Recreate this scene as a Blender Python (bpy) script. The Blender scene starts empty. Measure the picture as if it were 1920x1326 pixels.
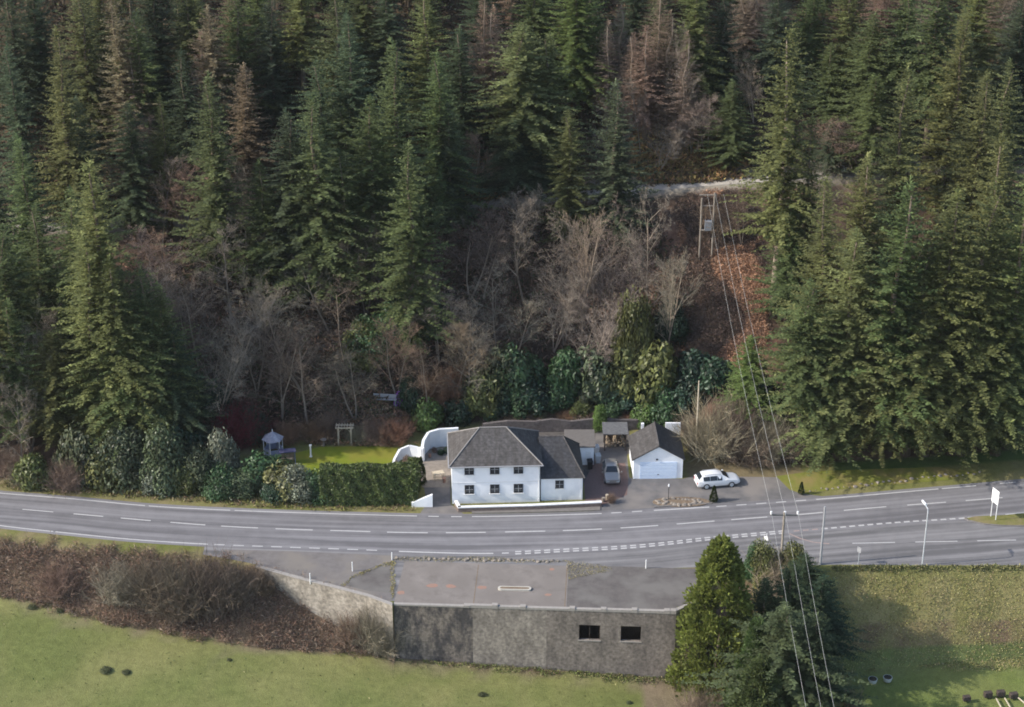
import bpy, bmesh, math, random
import numpy as np
from mathutils import Vector, noise, Matrix
R = math.radians
random.seed(7); rng = np.random.default_rng(7)
S = bpy.context.scene
C = S.collection
# ------------------------------------------------------------------ camera
H, P, F = 108.0, R(26.5), 3733.0          # camera height above the road, pitch below horizontal, focal length in px of a 1920 px wide frame
cam = bpy.data.cameras.new('camera'); camo = bpy.data.objects.new('camera', cam); C.objects.link(camo)
camo.location = (0, 0, H); camo.rotation_euler = (math.pi/2 - P, 0, 0)
cam.lens = 70.0; cam.sensor_width = 36.0; cam.clip_end = 2000; cam.clip_start = 1
S.camera = camo
# ------------------------------------------------------------------ sky, sun, exposure
SUN_EL, SUN_AZ = R(34), R(9)             # the sun stands to the west, a little to the near side
to_sun = Vector((-math.cos(SUN_EL)*math.cos(SUN_AZ), -math.cos(SUN_EL)*math.sin(SUN_AZ), math.sin(SUN_EL)))
W = bpy.data.worlds.new('World'); S.world = W; W.use_nodes = True
nt = W.node_tree; nt.nodes.clear()
sky = nt.nodes.new('ShaderNodeTexSky'); sky.sky_type = 'NISHITA'; sky.sun_disc = False
sky.dust_density = 1.6; sky.sun_elevation = SUN_EL; sky.sun_rotation = math.atan2(to_sun.x, to_sun.y)
bg = nt.nodes.new('ShaderNodeBackground'); bg.inputs[1].default_value = 0.15
wo = nt.nodes.new('ShaderNodeOutputWorld'); nt.links.new(sky.outputs[0], bg.inputs[0]); nt.links.new(bg.outputs[0], wo.inputs[0])
sl = bpy.data.lights.new('sun', 'SUN'); sl.energy = 2.9; sl.angle = R(0.6); sl.color = (1.0, 0.94, 0.84)
so = bpy.data.objects.new('sun', sl); C.objects.link(so); so.rotation_euler = to_sun.to_track_quat('Z', 'Y').to_euler(); so.location = (-60, 150, 80)
S.view_settings.view_transform = 'Standard'; S.view_settings.look = 'None'; S.view_settings.exposure = 0.88; S.view_settings.gamma = 1.0
S.cycles.filter_width = 1.8; S.cycles.max_bounces = 6; S.cycles.diffuse_bounces = 3; S.cycles.transmission_bounces = 3

# ------------------------------------------------------------------ picture <-> place
cP, sP = math.cos(P), math.sin(P)
def ray(px, py):
    u = (px-960)/F; v = (663-py)/F
    return u, cP+v*sP, -sP+v*cP
def at(px, py, z=0.0):
    u, dy, dz = ray(px, py); t = (z-H)/dz
    return Vector((u*t, dy*t, z))
def proj(x, y, z):
    r = z-H; d = y*cP-r*sP; return 960+F*x/d, 663-F*(y*sP+r*cP)/d
def z_for(y, py):
    v = (663-py)/F; return H+y*(v*cP-sP)/(cP+v*sP)

# ------------------------------------------------------------------ terrain profile
def curve(pts, zf=None):
    w = []
    for q in pts:
        z = q[2] if len(q) > 2 else 0.0
        p = at(q[0], q[1], z)
        if zf:
            for _ in range(4): z = zf(p.x); p = at(q[0], q[1], z)
        w.append(p)
    xs = np.array([p.x for p in w]); o = np.argsort(xs)
    return xs[o], np.array([p.y for p in w])[o], np.array([p.z for p in w])[o]
def fz(x): return max(-7.9, min(-3.9, -6.2-0.055*(x+12)))
cB = curve([(-200,1060),(0,1113),(120,1140),(250,1175),(400,1200),(500,1213),(640,1222),(735,1228),(1000,1248),(1266,1267),(1300,1285),(1400,1290),(1560,1262),(1700,1250),(1920,1236),(2150,1230)], fz)
WALL = [(480,1062),(560,1084),(640,1104),(690,1117),(736,1134)]      # top line of the diagonal retaining wall, z = 0
WALLH = [0.5,3.0,4.5,5.3,5.9]
wt = [at(*q) for q in WALL]
bl, br = at(738,1134), at(1268,1150)                                   # top corners of the concrete building's front
cD = curve([(-200,985),(0,1004),(120,1015),(240,1027),(400,1042),(470,1058)]+WALL+[(1000,1142),(1268,1150),(1300,1068),(1560,1061),(1920,1063),(2150,1064)])
cF = curve([(-200,905),(0,896),(200,884),(420,850),(520,822),(600,818),(700,818),(760,805),(880,790),(1130,785),(1210,790),(1290,820),(1340,862),(1450,868),(1600,862),(1750,852),(1920,838),(2150,830)])
cG = curve([(-200,430,14),(200,428,14.3),(480,414,14.8),(860,391,15.6),(950,382,15.9),(1100,370,16.3),(1200,362,16.6),(1300,352,17),(1390,345,17.5),(1560,334,18.3),(1920,312,19.5),(2150,300,20)])
def ip(c, x, k): return float(np.interp(x, c[0], c[k]))
def rows_at(x):
    """front-to-back rows (y, z) of the ground at world x"""
    yB, zB = ip(cB,x,1), fz(x); yD = ip(cD,x,1)
    if wt[0].x <= x < bl.x:
        h = float(np.interp(x, [p.x for p in wt], WALLH)); yc, zc, yd = yD-0.32, -h, yD-0.12
        if yB > yc-0.3: yB = yc-0.3
        zB = min(zB, zc)
    elif bl.x <= x <= br.x:
        yc, zc, yd = yD+3.5, zB, yD+3.8
        yB = min(yB, yD-0.2)
    else:
        yc, zc, yd = (yB+yD)/2, zB*0.46, yD
        if x > br.x: zc = zB*0.5
    yF = ip(cF,x,1); yG, zG = ip(cG,x,1), ip(cG,x,2)
    ym = yF+(yG-yF)*0.35; zm = zG*0.32
    yS = min(ip(cB,x,1), ip(cD,x,1)-6)-3.0
    return [(60,zB-1.0),(yS,zB-0.03),(yB,zB),(yc,zc),(yd,0.0),(yF,0.0),(ym,zm),(yG,zG),(yG+3.0,zG),(yG+6,zG+2.6),(yG+80,zG+48),(yG+120,zG+55)]
def bump(x, y):
    return noise.noise(Vector((x*.09,y*.09,1.3)))*0.9+noise.noise(Vector((x*.3,y*.3,7)))*0.35
def flatness(x, y, r):
    # 0 on level built ground, 1 on slopes and banks
    if y < r[2][0]: return 0.18*min(1, max(0, (r[2][0]-y)/3))
    if y < r[4][0]:
        if wt[0].x-1 <= x <= br.x+.5: return 0.0
        a = min(y-r[2][0], r[4][0]-y); return min(1, max(0, a)/2.0)*0.5+0.0
    if y < r[5][0]: return 0.0
    if r[7][0]-1 < y < r[8][0]+.5: return 0.0
    a = min(abs(y-r[5][0]), abs(y-r[7][0]+1) if y < r[7][0] else abs(y-r[8][0]-.5)); return min(1, a/3.0)
def gz(x, y):
    r = rows_at(x)
    z = float(np.interp(y, [q[0] for q in r], [q[1] for q in r]))
    f = flatness(x, y, r)
    return z+bump(x, y)*f if f > 0 else z
def on_ground(px, py):
    """where the line of sight through a picture point meets the ground"""
    u, dy, dz = ray(px, py); t0, t1 = 120.0, 330.0; t = t0; prev = t0
    while t < t1:
        if H+dz*t < gz(u*t, dy*t):
            a, b = prev, t
            for _ in range(12):
                m = (a+b)/2
                if H+dz*m < gz(u*m, dy*m): b = m
                else: a = m
            return Vector((u*b, dy*b, gz(u*b, dy*b)))
        prev = t; t += 0.8
    return Vector((u*t1, dy*t1, gz(u*t1, dy*t1)))

# ------------------------------------------------------------------ materials
def mat(name, col, rough=0.8, c2=None, scale=5.0, detail=4, amt=0.5, bump_=0.0, spec=0.3, metal=0, c3=None, scale3=0.3, stretch=None, coat=0):
    m = bpy.data.materials.new(name); m.use_nodes = True; n = m.node_tree.nodes; l = m.node_tree.links
    b = n['Principled BSDF']; b.inputs['Roughness'].default_value = rough; b.inputs['Metallic'].default_value = metal
    b.inputs['Specular IOR Level'].default_value = spec; b.inputs['Base Color'].default_value = (*col, 1)
    if coat: b.inputs['Coat Weight'].default_value = coat
    tc = n.new('ShaderNodeTexCoord'); src = tc.outputs['Object']
    if stretch:
        mp = n.new('ShaderNodeMapping'); mp.inputs['Scale'].default_value = stretch; l.new(src, mp.inputs[0]); src = mp.outputs[0]
    cur = None
    if c2:
        t = n.new('ShaderNodeTexNoise'); t.inputs['Scale'].default_value = scale; t.inputs['Detail'].default_value = detail; t.inputs['Roughness'].default_value = 0.65; l.new(src, t.inputs[0])
        rp = n.new('ShaderNodeValToRGB'); rp.color_ramp.elements[0].position = 0.5-0.25*amt; rp.color_ramp.elements[1].position = 0.5+0.25*amt
        rp.color_ramp.elements[0].color = (*col,1); rp.color_ramp.elements[1].color = (*c2,1); l.new(t.outputs['Fac'], rp.inputs[0]); cur = rp.outputs[0]
        if c3:
            t3 = n.new('ShaderNodeTexNoise'); t3.inputs['Scale'].default_value = scale3; t3.inputs['Detail'].default_value = 5; l.new(src, t3.inputs[0])
            r3 = n.new('ShaderNodeValToRGB'); r3.color_ramp.elements[0].position = 0.45; r3.color_ramp.elements[1].position = 0.62; l.new(t3.outputs['Fac'], r3.inputs[0])
            mx = n.new('ShaderNodeMixRGB'); l.new(r3.outputs[0], mx.inputs[0]); l.new(cur, mx.inputs[1]); mx.inputs[2].default_value = (*c3,1); cur = mx.outputs[0]
        l.new(cur, b.inputs['Base Color'])
        if bump_:
            bp = n.new('ShaderNodeBump'); bp.inputs['Strength'].default_value = bump_; bp.inputs['Distance'].default_value = 0.1; l.new(t.outputs['Fac'], bp.inputs['Height']); l.new(bp.outputs[0], b.inputs['Normal'])
    return m
def leafmat(name, rough=0.6, trans=0.25, var=0.55, spec=0.25, scale=0.45):
    """foliage: the object's own colour, varied from leaf to leaf and clump to clump"""
    m = bpy.data.materials.new(name); m.use_nodes = True; n = m.node_tree.nodes; l = m.node_tree.links
    b = n['Principled BSDF']; b.inputs['Roughness'].default_value = rough; b.inputs['Specular IOR Level'].default_value = spec
    oi = n.new('ShaderNodeObjectInfo'); g = n.new('ShaderNodeNewGeometry'); tc = n.new('ShaderNodeTexCoord')
    t = n.new('ShaderNodeTexNoise'); t.inputs['Scale'].default_value = scale; t.inputs['Detail'].default_value = 3; l.new(tc.outputs['Object'], t.inputs[0])
    a = n.new('ShaderNodeMapRange'); a.inputs[3].default_value = 1-var; a.inputs[4].default_value = 1+var; l.new(g.outputs['Random Per Island'], a.inputs[0])
    k = n.new('ShaderNodeMapRange'); k.inputs[1].default_value = 0.3; k.inputs[2].default_value = 0.7; k.inputs[3].default_value = 0.6; k.inputs[4].default_value = 1.4; l.new(t.outputs['Fac'], k.inputs[0])
    mu = n.new('ShaderNodeMath'); mu.operation = 'MULTIPLY'; l.new(a.outputs[0], mu.inputs[0]); l.new(k.outputs[0], mu.inputs[1])
    v = n.new('ShaderNodeVectorMath'); v.operation = 'SCALE'; l.new(oi.outputs['Color'], v.inputs[0]); l.new(mu.outputs[0], v.inputs['Scale'])
    l.new(v.outputs[0], b.inputs['Base Color'])
    if trans:
        tr = n.new('ShaderNodeBsdfTranslucent'); l.new(v.outputs[0], tr.inputs[0]); mx = n.new('ShaderNodeMixShader'); mx.inputs[0].default_value = trans
        o = n['Material Output']; l.new(b.outputs[0], mx.inputs[1]); l.new(tr.outputs[0], mx.inputs[2]); l.new(mx.outputs[0], o.inputs[0])
    return m
def colattr(name, scale=1.2, var=0.35, bump_=0.5, rough=0.95, island=False, fine=9.0):
    m = bpy.data.materials.new(name); m.use_nodes = True; n = m.node_tree.nodes; l = m.node_tree.links
    b = n['Principled BSDF']; b.inputs['Roughness'].default_value = rough; b.inputs['Specular IOR Level'].default_value = 0.1
    at_ = n.new('ShaderNodeVertexColor'); at_.layer_name = 'Col'; tc = n.new('ShaderNodeTexCoord')
    t = n.new('ShaderNodeTexNoise'); t.inputs['Scale'].default_value = scale; t.inputs['Detail'].default_value = 8; t.inputs['Roughness'].default_value = 0.7; l.new(tc.outputs['Object'], t.inputs[0])
    t2 = n.new('ShaderNodeTexNoise'); t2.inputs['Scale'].default_value = fine; t2.inputs['Detail'].default_value = 3; l.new(tc.outputs['Object'], t2.inputs[0])
    if island:
        g = n.new('ShaderNodeNewGeometry'); s = g.outputs['Random Per Island']
    else:
        ad = n.new('ShaderNodeMath'); ad.operation = 'ADD'; l.new(t.outputs['Fac'], ad.inputs[0]); l.new(t2.outputs['Fac'], ad.inputs[1])
        dv = n.new('ShaderNodeMath'); dv.operation = 'MULTIPLY'; dv.inputs[1].default_value = 0.5; l.new(ad.outputs[0], dv.inputs[0]); s = dv.outputs[0]
    k = n.new('ShaderNodeMapRange'); k.inputs[1].default_value = 0.0 if island else 0.33; k.inputs[2].default_value = 1.0 if island else 0.67; k.inputs[3].default_value = 1-var; k.inputs[4].default_value = 1+var; l.new(s, k.inputs[0])
    v = n.new('ShaderNodeVectorMath'); v.operation = 'SCALE'; l.new(at_.outputs[0], v.inputs[0]); l.new(k.outputs[0], v.inputs['Scale']); l.new(v.outputs[0], b.inputs['Base Color'])
    if bump_:
        bp = n.new('ShaderNodeBump'); bp.inputs['Strength'].default_value = bump_; bp.inputs['Distance'].default_value = 0.25; l.new(s, bp.inputs['Height']); l.new(bp.outputs[0], b.inputs['Normal'])
    return m
M = dict(
    needle=leafmat('needle', 0.75, 0.36, 0.4), leaf=leafmat('glossy_leaf', 0.45, 0.2, 0.55, 0.35, 2.0), twig=leafmat('twig', 0.9, 0.0, 0.35, 0.1, 1.5),
    bark=mat('bark', (.10,.075,.055), .95, (.2,.16,.12), 3, amt=.8, bump_=.5, stretch=(3,3,.6)), pale_bark=mat('pale_bark', (.2,.155,.12), .9, (.3,.245,.19), 3, amt=.8, stretch=(3,3,.6)),
    ground=colattr('earth_and_grass'), cover=colattr('ground_cover', var=.4, island=True, bump_=0),
    white=mat('white_render', (.82,.835,.87), .8, (.88,.89,.91), 1.2, 8, .8, c3=(.74,.755,.79), scale3=.45), whitepaint=mat('white_paint', (.8,.8,.8), .5, (.72,.72,.72), 4),
    linepaint=mat('road_paint', (.52,.51,.5), .7, (.36,.35,.35), 6, 6, .9),
    redline=mat('worn_pink_paint', (.38,.27,.24), .8, (.3,.24,.22), 6),
    glass=mat('dark_glass', (.02,.025,.03), .08, spec=.6), black=mat('black_frame', (.015,.015,.017), .5),
    grey=mat('grey_metal', (.36,.37,.38), .5, (.3,.3,.32), 8), galv=mat('galvanised', (.5,.52,.54), .45, (.4,.42,.44), 8), wood=mat('weathered_wood', (.26,.2,.14), .9, (.38,.31,.23), 6, stretch=(1,1,.2)),
    palewood=mat('pale_wood', (.42,.36,.27), .9, (.52,.45,.35), 6), polewood=mat('pole_wood', (.2,.17,.14), .9, (.34,.3,.25), 4, stretch=(2,2,.3)), darkwood=mat('dark_wood', (.045,.035,.03), .9, (.08,.06,.05), 5),
    rock=mat('rock', (.17,.145,.12), .9, (.32,.28,.24), 5, 6, .9, .6), wire=mat('wire', (.5,.5,.48), .5),
    soil=mat('soil', (.14,.1,.07), 1, (.22,.17,.12), 2.5, 6, .9, .5),
)
def roadmat(name, c1, c2, streak=0.5):
    m = bpy.data.materials.new(name); m.use_nodes = True; n = m.node_tree.nodes; l = m.node_tree.links; b = n['Principled BSDF']
    b.inputs['Roughness'].default_value = 0.75; b.inputs['Specular IOR Level'].default_value = 0.25
    uv = n.new('ShaderNodeUVMap'); uv.uv_map = 'UVMap'; mp = n.new('ShaderNodeMapping'); mp.inputs['Scale'].default_value = (0.035, 1.3, 1); l.new(uv.outputs[0], mp.inputs[0])
    t = n.new('ShaderNodeTexNoise'); t.inputs['Scale'].default_value = 1; t.inputs['Detail'].default_value = 3; l.new(mp.outputs[0], t.inputs[0])
    tc = n.new('ShaderNodeTexCoord'); t2 = n.new('ShaderNodeTexNoise'); t2.inputs['Scale'].default_value = 0.5; t2.inputs['Detail'].default_value = 9; t2.inputs['Roughness'].default_value = .75; l.new(tc.outputs['Object'], t2.inputs[0])
    m1 = n.new('ShaderNodeMath'); m1.operation = 'MULTIPLY'; m1.inputs[1].default_value = streak; l.new(t.outputs['Fac'], m1.inputs[0])
    m2 = n.new('ShaderNodeMath'); m2.operation = 'MULTIPLY'; m2.inputs[1].default_value = 1-streak; l.new(t2.outputs['Fac'], m2.inputs[0])
    a = n.new('ShaderNodeMath'); l.new(m1.outputs[0], a.inputs[0]); l.new(m2.outputs[0], a.inputs[1])
    rp = n.new('ShaderNodeValToRGB'); rp.color_ramp.elements[0].position = .4; rp.color_ramp.elements[1].position = .6; rp.color_ramp.elements[0].color = (*c1,1); rp.color_ramp.elements[1].color = (*c2,1)
    l.new(a.outputs[0], rp.inputs[0]); l.new(rp.outputs[0], b.inputs['Base Color'])
    return m
M['road'] = roadmat('road_asphalt', (.125,.12,.125), (.215,.208,.215), .72)
M['side'] = roadmat('side_road_asphalt', (.12,.116,.118), (.22,.212,.214), .75)
M['drive'] = mat('drive_asphalt', (.1,.095,.095), .85, (.16,.152,.15), .8, 9, .9, c3=(.2,.18,.165), scale3=.25)
M['forecourt'] = mat('forecourt_asphalt', (.125,.113,.108), .85, (.19,.175,.168), 1.0, 9, .9, c3=(.19,.17,.15), scale3=.3)
M['darkdeck'] = mat('dark_deck_asphalt', (.088,.08,.076), .9, (.142,.128,.12), 1.0, 8, .9, c3=(.15,.14,.13), scale3=.35)
M['slab'] = mat('concrete_slab', (.155,.137,.124), .9, (.24,.214,.195), .7, 10, .7, c3=(.175,.155,.14), scale3=.35)
M['patio'] = mat('patio', (.2,.17,.14), .9, (.3,.26,.22), 2, 8, .9)
M['gravel'] = mat('track_gravel', (.34,.31,.27), .95, (.46,.42,.37), 2, 8, .9)
M['orange'] = mat('orange_brick_patch', (.33,.17,.12), .9, (.24,.185,.155), 3, 8, .9)

# ------------------------------------------------------------------ builders
def link(name, me, m=None, parent=None):
    o = bpy.data.objects.new(name, me); C.objects.link(o)
    if m is not None and me is not None: me.materials.append(m)
    if parent is not None: o.parent = parent
    return o
def np_mesh(name, quads, cols=None, tris=False):
    """quads: N x 4 x 3 array"""
    k = quads.shape[1]; n = quads.shape[0]
    me = bpy.data.meshes.new(name); me.vertices.add(n*k); me.vertices.foreach_set('co', quads.reshape(-1).astype(np.float32))
    me.loops.add(n*k); me.loops.foreach_set('vertex_index', np.arange(n*k, dtype=np.int32))
    me.polygons.add(n); me.polygons.foreach_set('loop_start', np.arange(0, n*k, k, dtype=np.int32)); me.polygons.foreach_set('loop_total', np.full(n, k, dtype=np.int32))
    if cols is not None:
        ca = me.color_attributes.new('Col', 'FLOAT_COLOR', 'POINT'); c4 = np.ones((n*k, 4), np.float32); c4[:, :3] = np.repeat(cols, k, axis=0); ca.data.foreach_set('color', c4.reshape(-1))
    me.update(calc_edges=True); return me
def empty(name, loc, rz=0.0):
    o = bpy.data.objects.new(name, None); o.empty_display_size = 0.5; C.objects.link(o); o.location = loc; o.rotation_euler = (0, 0, rz); return o
def tag(o, label=None, cat=None, group=None, kind=None):
    if label: o['label'] = label
    if cat: o['category'] = cat
    if group: o['group'] = group
    if kind: o['kind'] = kind
    return o
class MB:
    def __init__(s): s.v = []; s.f = []
    def box(s, x0, x1, y0, y1, z0, z1, M4=None):
        i = len(s.v); ps = [Vector(p) for p in ((x0,y0,z0),(x1,y0,z0),(x1,y1,z0),(x0,y1,z0),(x0,y0,z1),(x1,y0,z1),(x1,y1,z1),(x0,y1,z1))]
        if M4: ps = [M4 @ p for p in ps]
        s.v += ps; s.f += [tuple(i+k for k in q) for q in ((0,3,2,1),(4,5,6,7),(0,1,5,4),(1,2,6,5),(2,3,7,6),(3,0,4,7))]; return s
    def poly(s, pts): i = len(s.v); s.v += [Vector(p) for p in pts]; s.f.append(tuple(range(i, i+len(pts)))); return s
    def prism(s, pts, z0, z1):
        n = len(pts); i = len(s.v); s.v += [Vector((p[0],p[1],z0)) for p in pts]+[Vector((p[0],p[1],z1)) for p in pts]
        s.f.append(tuple(range(i+n-1, i-1, -1))); s.f.append(tuple(range(i+n, i+2*n)))
        for k in range(n): s.f.append((i+k, i+(k+1)%n, i+n+(k+1)%n, i+n+k))
        return s
    def hull(s, lo, hi):
        """ring lo to ring hi (same count), capped"""
        n = len(lo); i = len(s.v); s.v += [Vector(p) for p in lo]+[Vector(p) for p in hi]
        s.f.append(tuple(range(i+n-1, i-1, -1))); s.f.append(tuple(range(i+n, i+2*n)))
        for k in range(n): s.f.append((i+k, i+(k+1)%n, i+n+(k+1)%n, i+n+k))
        return s
    def tube(s, pts, r, n=8, r1=None):
        pts = [Vector(p) for p in pts]; i0 = len(s.v); m = len(pts)
        for k, p in enumerate(pts):
            d = (pts[min(k+1,m-1)]-pts[max(k-1,0)]).normalized(); a = d.cross(Vector((0,0,1)) if abs(d.z) < .9 else Vector((1,0,0))).normalized(); b = d.cross(a)
            rr = r if r1 is None else r+(r1-r)*k/max(1,m-1)
            for j in range(n): an = 2*math.pi*j/n; s.v.append(p+a*math.cos(an)*rr+b*math.sin(an)*rr)
        for k in range(m-1):
            for j in range(n): s.f.append((i0+k*n+j, i0+k*n+(j+1)%n, i0+(k+1)*n+(j+1)%n, i0+(k+1)*n+j))
        s.f.append(tuple(i0+j for j in range(n))[::-1]); s.f.append(tuple(i0+(m-1)*n+j for j in range(n))); return s
    def mesh(s, name):
        me = bpy.data.meshes.new(name); me.from_pydata([tuple(p) for p in s.v], [], s.f); me.update(); return me
    def build(s, name, m, parent=None, bevel=0, smooth=False):
        me = s.mesh(name)
        bm = bmesh.new(); bm.from_mesh(me); bmesh.ops.recalc_face_normals(bm, faces=bm.faces); bm.to_mesh(me); bm.free()
        if smooth:
            for p in me.polygons: p.use_smooth = True
        o = link(name, me, m, parent)
        if bevel: b = o.modifiers.new('b', 'BEVEL'); b.width = bevel; b.segments = 2; b.limit_method = 'ANGLE'
        return o
def sheet(name, pts, z, m, kind='structure', world=False):
    ps = [p if world else at(p[0], p[1], z) for p in pts]
    mb = MB().poly([(p[0], p[1], z) for p in ps]); me = mb.mesh(name)
    bm = bmesh.new(); bm.from_mesh(me); bmesh.ops.triangulate(bm, faces=bm.faces); bmesh.ops.recalc_face_normals(bm, faces=bm.faces)
    for f in bm.faces:
        if f.normal.z < 0: f.normal_flip()
    bm.to_mesh(me); bm.free(); o = link(name, me, m); 
    if kind: o['kind'] = kind
    return o
def smooth_line(pts, step=1.5):
    """dense world polyline through control points (Catmull-Rom)"""
    p = [Vector(q) for q in pts]; p = [p[0]*2-p[1]]+p+[p[-1]*2-p[-2]]; out = []
    for i in range(1, len(p)-2):
        n = max(2, int((p[i+1]-p[i]).length/step))
        for k in range(n):
            t = k/n; out.append(0.5*((2*p[i])+(p[i+1]-p[i-1])*t+(2*p[i-1]-5*p[i]+4*p[i+1]-p[i+2])*t*t+(3*p[i]-p[i-1]-3*p[i+1]+p[i+2])*t*t*t))
    out.append(p[-2]); return out
def ribbon(name, a, b, z, m, kind='structure', nv=1):
    """a strip between two polylines given at the same world x"""
    xs = np.arange(max(a[0].x, b[0].x), min(a[-1].x, b[-1].x), 1.0); ya = np.interp(xs, [p.x for p in a], [p.y for p in a]); yb = np.interp(xs, [p.x for p in b], [p.y for p in b])
    me = bpy.data.meshes.new(name); v = []; f = []
    for i, x in enumerate(xs): v += [(x, ya[i], z), (x, yb[i], z)]
    for i in range(len(xs)-1): f.append((2*i, 2*i+2, 2*i+3, 2*i+1))
    me.from_pydata(v, [], f); uv = me.uv_layers.new(name='UVMap')
    for lp in me.loops:
        vv = v[lp.vertex_index]; c = yb[lp.vertex_index//2]; uv.data[lp.index].uv = (vv[0], c-vv[1])
    me.update(); o = link(name, me, m); o['kind'] = kind; return o
def arclen(line):
    s = [0.0]
    for a, b in zip(line, line[1:]): s.append(s[-1]+(b-a).length)
    return s
def sub(line, s, a, b):
    xs = [p.x for p in line]; ys = [p.y for p in line]; n = max(2, int((b-a)/1.5)+1)
    return [Vector((float(np.interp(t, s, xs)), float(np.interp(t, s, ys)), 0)) for t in np.linspace(a, b, n)]
def paint(mb, pts, w, z):
    for i in range(len(pts)-1):
        a, b = pts[i], pts[i+1]; d = (b-a); nrm = Vector((-d.y, d.x, 0)).normalized()*(w/2)
        if i: n0 = pn
        else: n0 = nrm
        mb.poly([(a.x-n0.x,a.y-n0.y,z),(b.x-nrm.x,b.y-nrm.y,z),(b.x+nrm.x,b.y+nrm.y,z),(a.x+n0.x,a.y+n0.y,z)]); pn = nrm
def ordinal(n):
    return ['nearest','second','third','fourth','fifth','sixth','seventh','eighth','ninth','tenth','eleventh','twelfth','thirteenth','fourteenth','fifteenth','sixteenth','seventeenth','eighteenth','nineteenth','twentieth','twenty-first','twenty-second','twenty-third','twenty-fourth','twenty-fifth','twenty-sixth','twenty-seventh','twenty-eighth','twenty-ninth','thirtieth','thirty-first','thirty-second','thirty-third','thirty-fourth','thirty-fifth'][n] if n < 35 else 'farthest'
# ------------------------------------------------------------------ ground
def zone_col(x, y, z, r):
    n1 = noise.noise(Vector((x*.12, y*.12, 3))); n2 = noise.noise(Vector((x*.5, y*.5, 9))); n3 = noise.noise(Vector((x*.05, y*.05, 21)))
    def mix(a, b, t): t = max(0, min(1, t)); return tuple(a[i]+(b[i]-a[i])*t for i in range(3))
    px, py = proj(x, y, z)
    if y < r[2][0]+0.3*n2:
        c = mix((.132,.15,.048), (.192,.19,.072), .5+n1*1.1+n2*.5)
        dist = r[2][0]-y
        c = mix((.2,.17,.1), c, dist/2.2+.2+n2+n1)                              # tired edge of the field
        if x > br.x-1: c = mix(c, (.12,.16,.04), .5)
        if br.x-3 < x < br.x+9: c = mix(c, (.2,.15,.11), .8)
        return c
    if y < r[4][0]:
        if x < br.x+8: return mix((.12,.085,.06), (.2,.15,.1), .5+n2)
        u = (r[4][0]-y)/(r[4][0]-r[2][0]); c = mix((.19,.175,.065), (.25,.215,.1), .5+n1+n2); 
        if .55 < u: c = mix(c, (.17,.12,.075), .5+n2)
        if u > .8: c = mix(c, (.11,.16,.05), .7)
        return c
    if y < r[5][0]:
        c = mix((.13,.14,.04), (.2,.18,.08), .5+n1+n2*.7)
        if px < 480: c = mix(c, (.2,.16,.09), .3+n2)
        if 1290 < px < 1500: c = mix(c, (.17,.13,.08), .8)
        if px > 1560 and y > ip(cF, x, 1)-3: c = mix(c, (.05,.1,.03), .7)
        return c
    if y < r[7][0]-.5:
        c = mix((.055,.04,.032), (.12,.08,.055), .5+n1+n2)
        if 1240 < px < 1460: c = mix(c, (.24,.13,.085), .15+noise.noise(Vector((x*.16, y*.16, 77)))*1.6+n2*.3)
        return c
    if y < r[8][0]+.3: return (.3,.27,.22)
    c = mix((.06,.045,.03), (.11,.08,.05), .5+n1+n2)
    if 1180 < px < 1400 and y < r[8][0]+12: c = mix((.19,.16,.06), (.3,.17,.08), .5+n1*1.5)
    if 820 < px < 980 and y < r[8][0]+5: c = (.24,.19,.07)
    return c
def build_ground():
    xs = np.arange(-85, 85.01, 0.7); xs = np.array(sorted(set([round(float(v),3) for v in xs]+[round(p.x,3) for p in wt]+[round(bl.x,3), round(bl.x-.02,3), round(br.x,3), round(br.x+.02,3)])))
    ns = [40, 6, 12, 2, 30, 10, 18, 3, 3, 60, 12]; V = []; cols = []; nr = sum(ns)+1
    for x in xs:
        x = float(x); r = rows_at(x); 
        for k in range(len(r)-1):
            for j in range(ns[k]):
                y = r[k][0]+(r[k+1][0]-r[k][0])*j/ns[k]
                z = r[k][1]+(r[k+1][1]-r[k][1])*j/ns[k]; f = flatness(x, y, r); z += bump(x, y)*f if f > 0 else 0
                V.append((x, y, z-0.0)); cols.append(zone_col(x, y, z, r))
        V.append((x, r[-1][0], r[-1][1])); cols.append((.06,.05,.04))
    Fc = []
    for i in range(len(xs)-1):
        for j in range(nr-1): a = i*nr+j; Fc.append((a, a+nr, a+nr+1, a+1))
    me = bpy.data.meshes.new('ground'); me.from_pydata(V, [], Fc)
    ca = me.color_attributes.new('Col', 'FLOAT_COLOR', 'POINT'); c4 = np.ones((len(V), 4), np.float32); c4[:, :3] = np.array(cols); ca.data.foreach_set('color', c4.reshape(-1))
    for p in me.polygons: p.use_smooth = p.center.y > 188
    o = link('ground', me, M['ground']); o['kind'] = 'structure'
    # far land beyond the modelled valley side, so that nothing ends in the air
    for nm, x0, x1, y0, y1, z in (('valley_floor', -400, 400, -100, 62, -9.2), ('hillside_beyond', -400, 400, 330, 520, 60)):
        s = sheet(nm, [Vector((x0,y0,z)), Vector((x1,y0,z)), Vector((x1,y1,z)), Vector((x0,y1,z))], z, mat(nm+'_grass', (.1,.12,.04), 1, (.14,.15,.06), .1), world=True)
build_ground()
def line_px(pts, z=0.0): return smooth_line([at(q[0], q[1], z) for q in pts])
RB = line_px([(-260,905),(-100,915),(0,925),(140,936),(280,949),(430,957),(600,963),(790,968),(870,969),(1000,967),(1130,963),(1230,957),(1330,951),(1540,936),(1680,924),(1830,911),(1920,903),(2100,888)])        # far edge line
RF = line_px([(-260,960),(-100,972),(0,986),(120,999),(240,1011),(340,1018),(420,1022),(560,1027),(700,1032),(800,1036),(925,1038),(1060,1032),(1200,1024),(1330,1010),(1440,1000),(1540,992),(1680,980),(1820,971),(1920,962),(2100,948)])  # near edge line
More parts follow.
